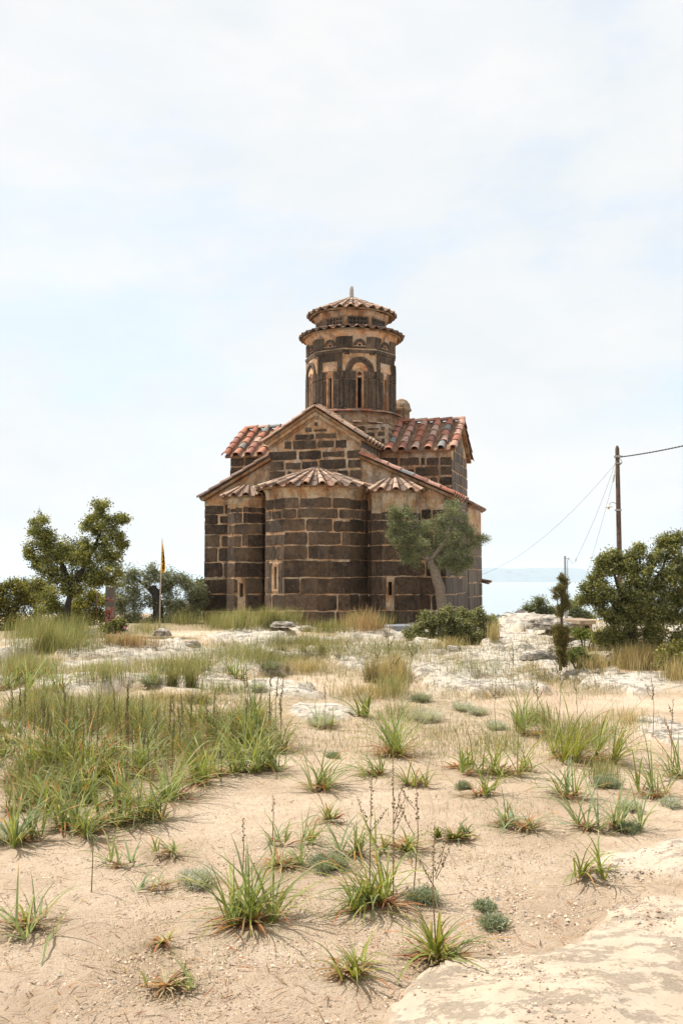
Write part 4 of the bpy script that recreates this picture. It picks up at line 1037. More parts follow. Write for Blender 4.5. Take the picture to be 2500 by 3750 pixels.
def clump_geo(P, width, height, nl, dead, blue=0, wl=.02):
    """strap-leaf rosette; width/height metres"""
    CLUMPS.append((float(P[0]), float(P[1]), max(.06, width*.42)))
    n = int(nl*1.7)
    fans = rs.randint(3, 8); ctr = rs.uniform(0, 2*math.pi, fans); fo = rs.normal(0, width*.17, (fans, 2)); fi = rs.randint(0, fans, n)
    az = ctr[fi]+rs.normal(0, 1.0, n)
    reach = rs.uniform(.2, 1, n)
    L = np.hypot(width*.55*reach, height*(1.15-.4*reach))*rs.uniform(.7, 1.35, n)*1.18
    lean = .12+reach*rs.uniform(.4, 1.1, n)+rs.normal(0, .12, n); bend = rs.uniform(.2, 1.1, n)+reach*rs.uniform(0, 1.5, n)
    P0 = P+np.stack([fo[fi, 0]+rs.normal(0, width*.02, n), fo[fi, 1]+rs.normal(0, width*.02, n), np.zeros(n)], 1)
    g = pick(GREEN, n)*rs.uniform(.8, 1.3, (n, 1))
    if blue: g = g*(1-blue)+np.array([.16, .22, .15])*blue
    C0 = g*1.25+np.array([.05, .05, 0]); C1 = g
    tipc = pick(RUST+STRAW, n); tt = np.where(rs.uniform(0, 1, n) < .45, rs.uniform(.45, .9, n), 2)
    A = strips(P0, az, lean, bend, L, np.full(n, wl*.72)*rs.uniform(.6, 1.25, n), 7, C0, C1, (tipc, tt))
    nd = int(nl*dead*2)+5
    if nd:
        az = rs.uniform(0, 2*math.pi, nd); s = pick(STRAW+RUST, nd)*rs.uniform(.6, 1.1, (nd, 1))
        Ld = width*rs.uniform(.15, .55, nd)
        B = strips(P+np.stack([rs.normal(0, width*.05, nd), rs.normal(0, width*.05, nd), np.zeros(nd)+.01], 1), az, rs.uniform(.9, 1.5, nd), rs.uniform(.3, 1.2, nd), Ld, np.full(nd, wl)*rs.uniform(.5, .9, nd), 6, s, s*.8)
        return joinp([A, B])
    return A
def asphodel(dx, dy, w, h, label, nl=26, dead=.6, blue=0, group='asphodel clumps on the sand', wl=.018, name='asphodel_clump'):
    P = hitd(dx, dy); s = K/F*P[1]
    V, Fq, C = clump_geo(P, w*s, h*s, nl, dead, blue, wl)
    o = mesh_np(name, V, Fq, C, [BLADE], None, None, P)
    return tag(o, label, 'plant', group)
for a in [
  (572,2122,235,150,'largest foreground asphodel clump, green over a heap of dead leaves, beside the silvery tuft',58,.9,0),
  (885,2082,210,120,'wide asphodel clump with arching yellow-green leaves, left of the dark grey-green tuft by the slab',44,.5,0),
  (815,2098,80,90,'small upright asphodel shoot beside the wide arching clump',16,.4,0),
  (1003,2208,205,110,'rust-tipped asphodel clump at the edge of the foreground slab, tall stalk in its middle',40,1.3,0),
  (795,2240,160,70,'low flattened asphodel clump at the bottom centre, left of the rust-tipped one',26,1.2,0),
  (68,2132,200,110,'sparse asphodel at the lower left edge with a fan of red-brown leaves',14,1.6,.2),
  (385,2272,170,40,'almost dead asphodel with curled brown leaves on the sand at bottom left',5,5.0,0),
  (372,2172,100,40,'withered brown asphodel remains between the lower left plant and the largest clump',3,5.0,0),
  (272,1992,75,80,'upright few-leaved asphodel on the open sand at left',12,.6,.3),
  (392,1962,130,30,'flat sprawling asphodel with thin leaves behind the silvery tuft',10,.8,.3),
  (372,2040,150,40,'thin bluish asphodel spread low just left of the silvery tuft',8,.6,.6),
  (640,1938,60,80,'narrow upright asphodel, left of a pair in the middle of the sand',9,.4,.5),
  (712,1938,110,70,'asphodel with arching leaves, right of the narrow upright one',12,.4,.1),
  (650,1995,150,40,'withered asphodel with drooping pale leaves beside the dark grey-green round tuft',18,2.4,.3),
  (795,1965,120,110,'tall asphodel with blue-green leaves above the dark grey-green round tuft',22,.5,.5),
  (925,1952,170,60,'wide low asphodel with thin green leaves in the centre sand',24,.8,.2),
  (768,1885,80,50,'small asphodel with orange and green leaves above the centre sand',12,1.0,0),
  (1346,2012,100,110,'lone bright asphodel standing at the edge of the right-hand slab',17,.4,0),
  (1350,1905,130,110,'blue-green asphodel up from the lone bright one at the right',20,.8,.6),
  (1412,1905,110,100,'dark green upright asphodel beside a grey tuft near the right edge',20,.6,.4),
  (1160,1895,110,60,'pale bluish asphodel with long lying leaves in the right-hand sand, left half of a pair',12,.9,.6),
  (1205,1905,170,50,'pale bluish asphodel with long lying leaves in the right-hand sand, right half of a pair',14,.8,.6),
  (738,1812,130,90,'fresh asphodel clump with reddish tips in the middle of the sand path',30,.9,.3),
  (855,1782,120,60,'broad low asphodel below the biggest mid-field clump',24,.7,.2),
  (945,1803,110,55,'yellow-green asphodel with spread thin leaves in mid-field',20,.8,0),
  (905,1735,210,120,'biggest mid-field asphodel clump with one orange leaf stretched to the right',46,1.0,.1),
  (1048,1765,100,60,'left one of two neighbouring asphodels right of the biggest mid-field clump',18,.9,0),
  (1078,1780,90,80,'right one of two neighbouring asphodels right of the biggest mid-field clump',16,.7,.1),
  (1150,1778,150,110,'loose tall asphodel clump with pale lying leaf tips, right of mid-field',30,.9,.1),
  (1100,1828,120,60,'V-shaped asphodel pair of shoots with orange tips, right of mid-field',18,.5,0),
  (1208,1768,60,60,'little asphodel with orange leaves beside the loose tall clump',12,1.0,0),
  (1300,1832,130,90,'tidy blue-green asphodel rosette in front of the large right-hand group',26,.8,.4),
  (1225,1690,150,110,'rear asphodel clump of the large right-hand group, thin dark leaves',34,.6,.1),
  (1300,1742,120,100,'orange-tipped asphodel clump in the middle of the large right-hand group',30,1.2,0),
  (1375,1752,170,140,'tallest dense green asphodel clump of the large right-hand group',56,.6,0),
  (1500,1832,150,110,'broad asphodel clump near the right edge beside the grey woolly tuft',28,.8,.2),
  (1558,1785,90,120,'upright dark asphodel cut by the right edge of the picture',24,.6,.3),
  (745,1672,90,50,'small asphodel beside the pale silvery tuft in front of the rocks',16,.6,.2)]:
    asphodel(*a)
LEFTG = 'asphodel clumps along the front of the left thicket'
for a in [
  (52,1935,140,130,'asphodel at the far left front corner of the thicket with rusty base leaves'), (150,1905,130,90,'asphodel second from the left along the thicket front'),
  (205,1915,120,110,'asphodel with a dark stalk in front of the thicket, third from the left'), (268,1895,150,120,'bright yellow-based asphodel at the front of the left thicket'),
  (330,1880,150,130,'wide leafed asphodel right of the bright yellow-based one'), (400,1835,170,140,'large drooping asphodel at the bulge of the left thicket'),
  (455,1800,140,120,'dense upright asphodel behind the large drooping one'), (500,1780,120,110,'asphodel between the dense upright one and the silvery patch'),
  (565,1772,120,140,'tall dark asphodel at the right end of the thicket'), (622,1768,100,90,'rightmost asphodel of the thicket, by the sand path'),
  (565,1705,160,130,'orange-tinged asphodel clump at the upper right of the thicket'), (610,1720,120,110,'leaning asphodel clump above the rightmost one'),
  (520,1735,120,90,'asphodel growing beside the silvery patch in the thicket'), (130,1770,220,130,'broad dark green asphodel clump in the left of the thicket'),
  (230,1790,160,130,'asphodel clump behind the wide leafed one, inside the thicket'), (60,1760,140,110,'asphodel clump near the left edge, inside the thicket'),
  (330,1780,150,120,'asphodel clump in the heart of the thicket'), (130,1860,150,110,'asphodel clump right above the front left corner of the thicket'),
  (260,1850,150,110,'asphodel clump in the second row of the thicket front'), (110,1588,140,90,'bright yellow-green asphodel clump among tall grass by the left rocks'),
  (10,1585,80,60,'dark green asphodel clump at the left edge by the white rock ledge'), (340,1572,70,40,'arching asphodel clump beside the dark tussock at the left rocks'),
  (535,1560,70,70,'asphodel clump in front of the middle rocks, left of the green cushion')]:
    asphodel(a[0], a[1], a[2]*1.1, a[3]*.85, a[4], nl=40, dead=.5, blue=.15, group=LEFTG)
parts = []
for i in range(95):
    x = rnd.uniform(0, 640); y = rnd.uniform(1640, 1900) if x < 330 else rnd.uniform(1650, 1800)
    if y > 1740+(1900-1740)*max(0, (420-x))/330: continue
    P = hitd(x, y); s_ = K/F*P[1]; parts.append(clump_geo(P, rnd.uniform(90, 160)*s_, rnd.uniform(50, 95)*s_, 24, .5, .1, .015))
V, Fq, C = joinp(parts); tag(mesh_np('asphodel_thicket', V, Fq, C*np.array([.85, .8, .75]), [BLADE]), kind='stuff')
o = asphodel(835,1648,46,62,'bright green broad-leaved young plant standing alone before the rocks',14,0,0,None,.045,'broadleaf_plant')

# tall seed stalks
def stalk(dx, dy, topy, lean=0, branches=0, label=None, beads=40, group='dry asphodel seed stalks', thick=.0032):
    P = hitd(dx, dy); Hh = (dy-topy)*K/F*P[1]
    e = empty('seed_stalk', P, 0, label, 'plant', group)
    sb = MB(); cb_ = MB()
    top = P+vec(lean*Hh, rnd.uniform(-.05, .05)*Hh, Hh)
    mid = P*.5+top*.5+vec(rnd.uniform(-.02, .02), 0, 0)
    colr = rnd.choice([(.24, .20, .09), (.20, .21, .08), (.28, .18, .10)])
    sb.tube([P-UZ*.02, mid, top], [thick, thick*.8, thick*.4], 5, colr)
    segs = [(mid*.75+top*.25, top)]
    for b in range(branches):
        f = rnd.uniform(.35, .75); q = P+(top-P)*f; t = rnd.choice((-1, 1))*rnd.uniform(.05, .14)
        e2 = q+vec(t*Hh, rnd.uniform(-.08, .08)*Hh, Hh*rnd.uniform(.16, .28)); sb.tube([q, (q+e2)/2-UZ*.01, e2], [thick*.6, thick*.5, thick*.3], 4, colr); segs.append((q*.7+e2*.3, e2))
    for (a, b) in segs:
        n = int(beads*np.linalg.norm(b-a)/.4)+4
        for i in range(n):
            f = (i+rnd.random())/n; q = a*(1-f)+b*f; r = rnd.uniform(.5, 1)*min(.0085, .0042+.00035*P[1])*(1-.4*f); an = rnd.uniform(0, 6.28)
            c = q+vec(math.cos(an), math.sin(an), .3)*(r*1.6)
            ct = rnd.choice([(.17, .15, .06), (.23, .18, .08), (.12, .10, .05)])
            cb_.add([c+vec(r, 0, 0), c+vec(0, r, 0), c-vec(r, 0, 0), c-vec(0, r, 0), c+UZ*r*1.3, c-UZ*r*1.3], [(0, 1, 4), (1, 2, 4), (2, 3, 4), (3, 0, 4), (1, 0, 5), (2, 1, 5), (3, 2, 5), (0, 3, 5)], ct)
    if beads == 55:
        bpy.data.objects.remove(e); b_ = len(sb.v); sb.v += cb_.v; sb.f += [tuple(b_+i for i in f) for f in cb_.f]; sb.c += cb_.c; sb.m += cb_.m
        tag(sb.build('seed_stalk', BLADE, None, P), label, 'plant', group); return
    sb.build('stem', BLADE, e, P, True); cb_.build('seed_capsules', BLADE, e, P)
for a in [
  (1003,2205,1905,-.01,3,'tall branched seed stalk rising from the rust-tipped clump in the foreground'),
  (210,2052,1890,-.03,0,'reddish thin single stalk on the open sand at left'),
  (557,2015,1885,0,0,'short beaded stalk behind the largest foreground clump'),
  (848,2068,1765,.02,2,'left tall airy stalk of three above the wide arching clump'),
  (903,2068,1745,.0,3,'middle and tallest airy stalk of three above the wide arching clump'),
  (948,2058,1790,.03,2,'right airy stalk of three above the wide arching clump'),
  (625,1935,1830,.02,0,'thin dark stalk beside the narrow upright asphodel'),
  (745,1672,1570,.0,0,'thin stalk by the pale silvery tuft before the rocks'),
  (1498,1692,1560,0,3,'branched dark stalk at the right by the pale slab'),
  (1540,1760,1610,.05,2,'slanting stalk close to the right edge above the broad clump'),
  (1283,1650,1512,.03,3,'left one of two bushy dark stalks below the cypress'),
  (1325,1640,1520,.03,3,'right one of two bushy dark stalks below the cypress'),
  (1178,1600,1475,0,1,'dark stalk on the pale rocks left of the cypress'),
  (1225,1590,1500,0,1,'shorter dark stalk on the pale rocks nearer the cypress'),
  (1140,1690,1560,0,2,'dark stalk over the woolly tufts in the right mid-field'),
  (1232,1670,1540,0,1,'dark stalk rising behind the large right-hand group'),
  (905,1610,1440,-.1,4,'greenish branching stalk before the low rocks under the church'),
  (935,1600,1460,.12,2,'greenish slanting stalk right of the branching one'),
  (870,1590,1470,-.08,2,'greenish slanting stalk left of the branching one')]:
    stalk(a[0], a[1], a[2], a[3], a[4], a[5], group=None)
for i in range(72):
    x = rnd.uniform(20, 660); y = rnd.uniform(1700, 1800) if x > 60 else 1700
    if x > 560: y = rnd.uniform(1650, 1720)
    stalk(x, y, y-rnd.uniform(85, 145), rnd.uniform(-.05, .05), 0, 'thin dark beaded stalk among many standing in the left grass thicket', 55, 'beaded stalks in the left thicket', .0045)

# grey woolly tufts
def tuft(dx, dy, r, label, cols, n=260, flat=.8, grp='woolly grey tufts'):
    P = hitd(dx, dy+r*.4); s = K/F*P[1]; Rm = r*s
    q = rs.normal(0, 1, (n, 3)); q /= np.linalg.norm(q, axis=1)[:, None]; q[:, 2] = np.abs(q[:, 2])*flat
    lob = 1+.45*np.sin(3*np.arctan2(q[:, 1], q[:, 0])+dx)*(1-q[:, 2]); q = q*lob[:, None]*rs.uniform(.7, 1.1, (n, 1))*[1, 1, .8]
    st = P+q*[Rm*.5, Rm*.5, 0]
    az = np.arctan2(q[:, 1], q[:, 0])+rs.normal(0, .3, n); lean = np.arccos(np.clip(q[:, 2], 0, 1))*.8
    V, Fq, C = strips(st, az, lean, -lean*.5, np.full(n, Rm)*rs.uniform(.6, 1.2, n), np.full(n, .006), 3, np.repeat([np.array(cols[0])*.8], n, 0), pick(cols, n), fold=0)
    lv = leaves(P+q*Rm*rs.uniform(.4, 1.15, (n, 1)), 6, .024, .0045, .014, cols[0], cols[1], up=.8)
    V, Fq, C = joinp([(V, Fq, C), lv])
    tag(mesh_np('woolly_tuft', V, Fq, C, [BLADE], None, None, P), label, 'plant', grp)
SIL = [(.30, .32, .25), (.60, .62, .54)]; GRN = [(.16, .19, .12), (.36, .40, .28)]
for a in [(452,2015,42,'silvery white tuft just left of the largest foreground clump',SIL),(755,1978,44,'dark grey-green round tuft in the centre sand',GRN),(972,2055,36,'dark grey-green tuft right of the wide arching clump',GRN),
  (1132,2118,30,'small pale green tuft on the gravel by the slab',GRN),(1112,2082,17,'tiny tuft just above the small pale green one on the gravel',GRN),(12,1905,52,'dense silver tuft at the left edge below the thicket',SIL),
  (522,1725,34,'silvery patch inside the thicket near its right end',SIL),(735,1652,40,'pale silvery tuft in front of the middle rocks',SIL),(980,1640,40,'grey woolly tuft right of the broad-leaved young plant',SIL),(965,1600,28,'greyish tuft at the rock edge above the woolly one',GRN),
  (1062,1622,26,'left one of two grey tufts at the rock foot',SIL),(1098,1632,22,'right one of two grey tufts at the rock foot',SIL),(1138,1665,24,'grey tuft below the pair at the rock foot',SIL),(1392,1795,36,'grey-green tuft under the tallest right-hand clump',GRN),
  (1445,1850,26,'silver woolly tuft right of the blue-green asphodel',SIL),(1445,1900,26,'grey-green tuft beside the dark green upright asphodel',GRN),(1540,1845,22,'silver tuft close to the right edge',SIL),(622,1528,24,'green cushion at the foot of the middle rocks',GRN),
  (1065,1805,16,'small grey tuft beside the V-shaped asphodel',GRN),(350,1560,30,'dull green cushion by the left rocks',GRN),(455,1605,30,'low dark cushion on the sand below the tussocks',[(.09,.08,.04),(.25,.22,.12)]),
  (590,1575,20,'pale tuft behind the thin rock ledge',SIL),(765,1735,14,'tiny tuft left of the biggest mid-field clump',GRN)]:
    tuft(*a)
# rosette weed
P = hitd(1050, 1928); V, Fq, C = clump_geo(P, .24, .06, 46, .3, 0, .024)
tag(mesh_np('rosette_weed', V, Fq, C*.8, [BLADE], None, None, P), 'small dark green rosette weed alone on the right-hand sand', 'plant')

# grass: nobody could count it
def grass(name, areas, cols, Kn=4):
    parts = []
    for (dx, dy, w, h, n, L, wid, lean) in areas:
        x = dx+w*.5*np.clip(rs.normal(0, .48, n), -1.2, 1.2); y = dy+h*.5*np.clip(rs.normal(0, .48, n), -1.1, 1.1)
        # tussocky: pull towards cluster centres
        kc = max(3, n//14); cx = rs.randint(0, n, kc); idx = rs.randint(0, kc, n)
        x = x*.35+x[cx][idx]*.65+rs.normal(0, 2.2, n); y = y*.35+y[cx][idx]*.65
        P = hit(x*K, y*K)
        ok = (rock_mask(P[:, 0], P[:, 1])[0] < .5) | (rs.uniform(0, 1, n) < (.25 if L < .11 else .6)); P = P[ok]; n = len(P)
        Lm = L*rs.uniform(.5, 1.25, n); c = pick(cols, n)*rs.uniform(.7, 1.3, (n, 1))
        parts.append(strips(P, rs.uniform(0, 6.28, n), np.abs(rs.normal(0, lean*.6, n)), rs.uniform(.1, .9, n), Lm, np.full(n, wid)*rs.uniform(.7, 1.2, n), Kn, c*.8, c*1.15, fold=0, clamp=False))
    V, Fq, C = joinp(parts)
    return tag(mesh_np(name, V, Fq, C, [BLADE]), kind='stuff')
G1 = [(.17, .20, .06), (.21, .24, .08), (.13, .165, .05), (.26, .27, .10), (.34, .30, .15), (.42, .35, .20)]
G2 = [(.42, .34, .18), (.50, .40, .22), (.33, .26, .12), (.26, .24, .10)]
G3 = [(.34, .19, .10), (.44, .28, .16), (.28, .2, .10)]
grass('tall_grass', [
  (130, 1490, 280, 50, 3200, .46, .0055, .28), (90, 1462, 240, 16, 1500, .5, .006, .3), (160, 1462, 130, 16, 900, .55, .006, .28), (420, 1432, 150, 16, 900, .4, .006, .4), (60, 1550, 220, 70, 2600, .28, .005, .35), (240, 1555, 280, 60, 1700, .24, .005, .35), (420, 1545, 280, 70, 2000, .26, .005, .35), (540, 1440, 230, 30, 3600, .42, .006, .35), (640, 1434, 300, 14, 2600, .42, .006, .35), (840, 1438, 200, 14, 1600, .40, .006, .4), (700, 1480, 300, 40, 1500, .24, .005, .4), (560, 1510, 300, 50, 2200, .24, .005, .4), (900, 1500, 300, 60, 1300, .2, .005, .4), (1120, 1540, 260, 50, 800, .16, .005, .5),
  (760, 1450, 200, 24, 1300, .30, .006, .35), (620, 1525, 220, 50, 800, .2, .005, .4), (740, 1500, 200, 40, 700, .2, .005, .4), (520, 1590, 180, 30, 450, .16, .005, .4), (430, 1420, 70, 20, 900, .42, .007, .45),
  (230, 1660, 460, 80, 2900, .28, .0042, .35), (90, 1650, 240, 80, 2000, .30, .0045, .35), (120, 1800, 300, 130, 1100, .15, .004, .4), (430, 1740, 300, 100, 900, .15, .004, .4), (560, 1670, 160, 60, 600, .2, .0045, .35),
  (1330, 1700, 220, 90, 1200, .2, .004, .35), (1225, 1660, 150, 40, 500, .2, .004, .35), (900, 1590, 120, 40, 600, .24, .0045, .35), (920, 1650, 160, 60, 400, .18, .004, .4), (1150, 1720, 200, 60, 400, .14, .004, .4), (1380, 1790, 160, 60, 400, .16, .004, .4), (340, 1450, 160, 40, 800, .24, .005, .4)], G1)
grass('dry_grass', [
  (1470, 1530, 190, 50, 3200, .34, .005, .25), (1350, 1530, 110, 50, 1300, .28, .005, .3), (1560, 1560, 120, 40, 900, .30, .005, .3), (845, 1445, 130, 20, 800, .36, .006, .45), (905, 1560, 110, 50, 1300, .34, .005, .35), (1135, 1470, 40, 20, 500, .36, .006, .25),
  (440, 1400, 60, 26, 1200, .46, .008, .5), (1020, 1490, 160, 14, 600, .22, .006, .4), (850, 1600, 260, 40, 700, .16, .005, .4), (1100, 1600, 300, 60, 500, .1, .004, .5), (1030, 1520, 240, 30, 500, .14, .005, .5), (1250, 1470, 180, 50, 500, .12, .006, .5),
  (1220, 1545, 160, 30, 500, .14, .005, .5), (700, 1540, 160, 30, 700, .2, .005, .4), (300, 1478, 180, 20, 900, .20, .006, .5), (1440, 1660, 180, 60, 500, .12, .004, .5), (400, 1610, 420, 26, 900, .14, .005, .5), (1500, 1450, 60, 60, 240, .6, .006, .2)], G2)
grass('rusty_grass', [(430, 1408, 80, 20, 900, .5, .008, .45), (1480, 1500, 120, 40, 350, .5, .006, .35), (840, 1450, 130, 20, 420, .55, .007, .45), (270, 1478, 160, 14, 500, .2, .007, .6), (990, 1455, 30, 20, 120, .3, .006, .4), (320, 1485, 160, 20, 420, .2, .007, .6), (1590, 1520, 80, 60, 300, .3, .006, .5)], G3)
grass('fine_weeds', [
  (780, 2120, 1500, 380, 1100, .03, .0022, 1.0), (400, 2200, 800, 260, 800, .028, .0022, 1.0), (900, 1900, 1200, 260, 900, .035, .0025, 1.0), (1150, 1850, 700, 160, 600, .045, .0025, .9), (700, 1720, 400, 120, 700, .06, .003, .5),
  (1150, 1980, 500, 140, 250, .035, .0025, 1.0), (1350, 1700, 500, 200, 900, .08, .0035, .5), (900, 1540, 1400, 170, 9000, .09, .005, .6), (800, 1490, 1500, 80, 7000, .13, .006, .5), (1000, 1700, 1000, 160, 2600, .07, .004, .7), (1300, 1560, 400, 120, 2600, .09, .005, .5), (300, 1620, 600, 60, 1800, .1, .005, .5), (700, 1500, 1000, 80, 4000, .12, .006, .5), (1000, 1680, 900, 120, 2600, .06, .004, .5)], [(.20, .21, .09), (.30, .26, .14), (.40, .33, .2), (.16, .18, .08)], 3)
def tussock(dx, dy, hh, label, cols):
    P = hitd(dx, dy); s = K/F*P[1]; n = 240
    P0 = P+np.stack([rs.normal(0, hh*s*.14, n), rs.normal(0, hh*s*.14, n), np.zeros(n)], 1)
    c = pick(cols, n)
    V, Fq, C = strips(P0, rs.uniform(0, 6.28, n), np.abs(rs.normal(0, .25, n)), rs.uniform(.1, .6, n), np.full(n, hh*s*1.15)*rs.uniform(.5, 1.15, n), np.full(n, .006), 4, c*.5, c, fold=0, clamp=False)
    tag(mesh_np('grass_tussock', V, Fq, C, [BLADE], None, None, P), label, 'plant', 'grass tussocks')
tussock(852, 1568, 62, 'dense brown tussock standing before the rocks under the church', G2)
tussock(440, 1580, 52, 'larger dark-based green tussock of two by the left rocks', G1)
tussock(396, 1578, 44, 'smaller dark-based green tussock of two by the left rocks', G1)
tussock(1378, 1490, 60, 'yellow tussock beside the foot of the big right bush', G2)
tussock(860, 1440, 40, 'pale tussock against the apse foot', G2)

# dead leaves and pebbles
n = 1500
x = rs.uniform(-60, 1620, n); y = 1760+rs.uniform(0, 1, n)**.8*600; P = hit(x*K, y*K); keep = rock_mask(P[:, 0], P[:, 1])[0] < .3; P = P[keep]; n = len(P)
c = pick(STRAW+STRAW+RUST+[(.2, .12, .08), (.25, .16, .1)]*3, n)*rs.uniform(.5, 1, (n, 1))
V, Fq, C = strips(P+[0, 0, .01], rs.uniform(0, 6.28, n), rs.uniform(1.3, 1.6, n), rs.uniform(-.2, .5, n), rs.uniform(.02, .10, n), rs.uniform(.002, .007, n), 4, c, c*.8)
tag(mesh_np('leaf_litter', V, Fq, C, [BLADE]), kind='stuff')
def pebbles(name, n, xr, yr, sz, seedcols):
    x = rs.uniform(*xr, n); y = rs.uniform(*yr, n); P = hit(x*K, y*K); kk = fbm(P[:, 0]*1.7, P[:, 1]*1.7, 3, 15) > rs.uniform(.3, .65, n); P = P[kk]; n = len(P)
    r = sz[0]*(sz[1]/sz[0])**(rs.uniform(0, 1, n)**2.2)
    ico = np.array([(1,0,0),(.5,.87,0),(-.5,.87,0),(-1,0,0),(-.5,-.87,0),(.5,-.87,0),(.45,.2,.75),(-.3,.45,.8),(-.2,-.5,.75)])
    sc = rs.uniform(.75, 1.25, (n, 9, 1))
    an = rs.uniform(0, 6.28, n); ca, sa = np.cos(an), np.sin(an)
    v = ico[None]*sc*r[:, None, None]; vx = v[..., 0]*ca[:, None]-v[..., 1]*sa[:, None]; vy = (v[..., 0]*sa[:, None]+v[..., 1]*ca[:, None])*.8
    V = np.stack([vx, vy, v[..., 2]*.8], -1)+P[:, None, :]
    f = np.array([(0,1,6,6),(1,2,7,6),(2,3,7,7),(3,4,8,7),(4,5,8,8),(5,0,6,8),(6,7,8,8)]); 
    tri = np.array([(0,1,6),(1,7,6),(1,2,7),(2,3,7),(3,8,7),(3,4,8),(4,5,8),(5,6,8),(5,0,6),(6,7,8)])
    Fq = (np.arange(n)[:, None, None]*9+tri).reshape(-1, 3)
    C = np.repeat(pick(seedcols, n)*rs.uniform(.7, 1.2, (n, 1)), 10, 0)
    tag(mesh_np(name, V.reshape(-1, 3), Fq, C, [m_col('pebble_stone', .9, .25, 60)]), kind='stuff')
PC = [(.52, .40, .29), (.56, .45, .34), (.45, .33, .22), (.50, .38, .27), (.54, .43, .32), (.34, .31, .28), (.56, .45, .34), (.38, .25, .17), (.42, .32, .24)]
pebbles('pebbles', 4200, (-40, 1610), (1800, 2370), (.002, .009), PC)
pebbles('soil_clods', 30000, (-60, 1630), (1750, 2380), (.002, .0075), [(.60, .45, .33), (.52, .38, .27), (.66, .51, .38), (.42, .29, .19), (.30, .20, .13)])
pebbles('gravel', 2600, (1050, 1560), (2000, 2240), (.002, .012), PC)

# boulders, each its own
def boulder(dx, dy, w, h, label, dpt=.8, name='limestone_boulder', flat=1.0):
    P = hitd(dx, dy+h*.35); s = K/F*P[1]; rx, rzz = w/2*s, h*s*.8
    nu, nv = 40, 20; V = []
    for j in range(nv+1):
        ph = math.pi*j/nv*.5
        for i in range(nu):
            t = 2*math.pi*i/nu
            d = vec(math.cos(t)*math.cos(ph), math.sin(t)*math.cos(ph), math.sin(ph))
            ex = np.sign(d)*np.abs(d)**.8
            k = .75+.5*float(fbm(d[0]*1.7+dx, d[1]*1.7+d[2]*2.1+dy, 4, 3))+.22*(float(fbm(d[0]*6+dx, d[2]*9+d[1]*3, 4, 8))-.5)
            V.append(P+vec(ex[0]*rx*k, ex[1]*rx*dpt*k, ex[2]*rzz*k*flat-.03))
    Fq = np.array([(j*nu+i, j*nu+(i+1) % nu, (j+1)*nu+(i+1) % nu, (j+1)*nu+i) for j in range(nv) for i in range(nu)])
    tag(mesh_np(name, V, Fq, None, [LIME], None, None, P, True), label, 'rock', 'limestone boulders')
for a in [(212,1455,58,26,'pale ridged boulder at the foot of the oak and the red-panelled pillar'),(372,1452,40,26,'grey boulder right below the flag pole'),(285,1446,34,10,'flat stone between the oak boulder and the flag pole'),
          (1038,1488,44,22,'small pale pyramid-like boulder in front of the rounded shrub'),(1258,1432,100,36,'big pale rock hump with a dark shaded right face behind the cypress'),(1345,1478,80,24,'dark-faced rock right of the cypress'),
          (1235,1500,90,24,'low rock with a dark overhang left of the cypress foot'),(1408,1508,40,18,'grey rock half hidden under the big right bush'),(650,1432,60,18,'pale rock rising from the grass before the apse'),
          (440,1475,44,20,'pale rock in the grass left of the church'),(700,1440,36,14,'small pale rock right of the one before the apse'),(1130,2232-20,32,9,'lone pale stone on the gravel above the slab')]:
    boulder(*a)
# smooth grey slab lying at the church foot
P = hitd(916, 1448); b = MB(); b.box((-.28, -.2, -.15), (.28, .25, .10)); o = b.build('stone_block', m_plain('grey_marble', (.22, .235, .25), .7), None); o.location = P; o.rotation_euler = (0, 0, .2)
bev = o.modifiers.new('b', 'BEVEL'); bev.width = .03; bev.segments = 2
tag(o, 'smooth blue-grey stone block lying at the church foot left of the rounded shrub', 'stone')

# ------------------------------------------------------------------ poles, wires, flag, pillar, cistern
def px3(x, y, Y): return at(x, y, Y)
YP = 24.0
b0 = px3(2272, 2330, YP); pole = empty('utility_pole', b0, 0, 'tall brown wooden pole with a small enamel lamp, rising behind the big right bush', 'utility pole')
mb = MB(); t0 = px3(2258, 1632, YP); 
mb.tube([b0, b0*.5+t0*.5, t0-UZ*.07, t0], [.072, .062, .050, .022], 12, (1, 1, 1)); mb.build('post', WOOD, pole, b0, True)
mb = MB(); q = px3(2259, 1672, YP); mb.box(q-[.07, .07, .025], q+[.07, .07, .025]); mb.box(q+[.06, -.02, -.02], q+[.13, .02, .02]); q2 = px3(2260, 1697, YP); mb.box(q2-[.06, .06, .012], q2+[.09, .06, .012]); mb.box(px3(2262, 1868, YP)-[.068, .068, .02], px3(2262, 1868, YP)+[.068, .068, .02])
mb.build('bracket', METAL, pole, b0)
lp = MB(); a = px3(2256, 1843, YP)
arm = [px3(2262, 1858, YP), px3(2256, 1846, YP), px3(2247, 1841, YP), px3(2238, 1839, YP), px3(2232, 1841, YP), px3(2230, 1850, YP)]
lp.tube(arm, .010, 6); lampo = lp.build('lamp_arm', METAL, pole, b0, True)
ls = MB(); c = px3(2227, 1857, YP); ls.lathe(c, [(.03, .06), (.035, .03), (.09, .012), (.095, .0), (.088, -.004), (.02, .0)], 16); ls.lathe(c, [(.008, .0), (.028, -.015), (.028, -.04), (.01, -.055)], 10)
ls.build('lamp_shade', ENAMEL, pole, b0, True)
ins = MB()
for i in range(4): ins.lathe(px3(2247-i*1.2, 1740+i*7, YP), [(.012, -.02), (.03, -.01), (.03, .01), (.012, .02)], 8)
ins.tube([px3(2250, 1715, YP), px3(2243, 1766, YP)], .005, 4); ins.build('insulator', ENAMEL, pole, b0)
YS = 21.0
b1 = px3(2071, 2290, YS); p2 = empty('lamp_post', b1, 0, 'thin grey metal post behind the slim cypress', 'post')
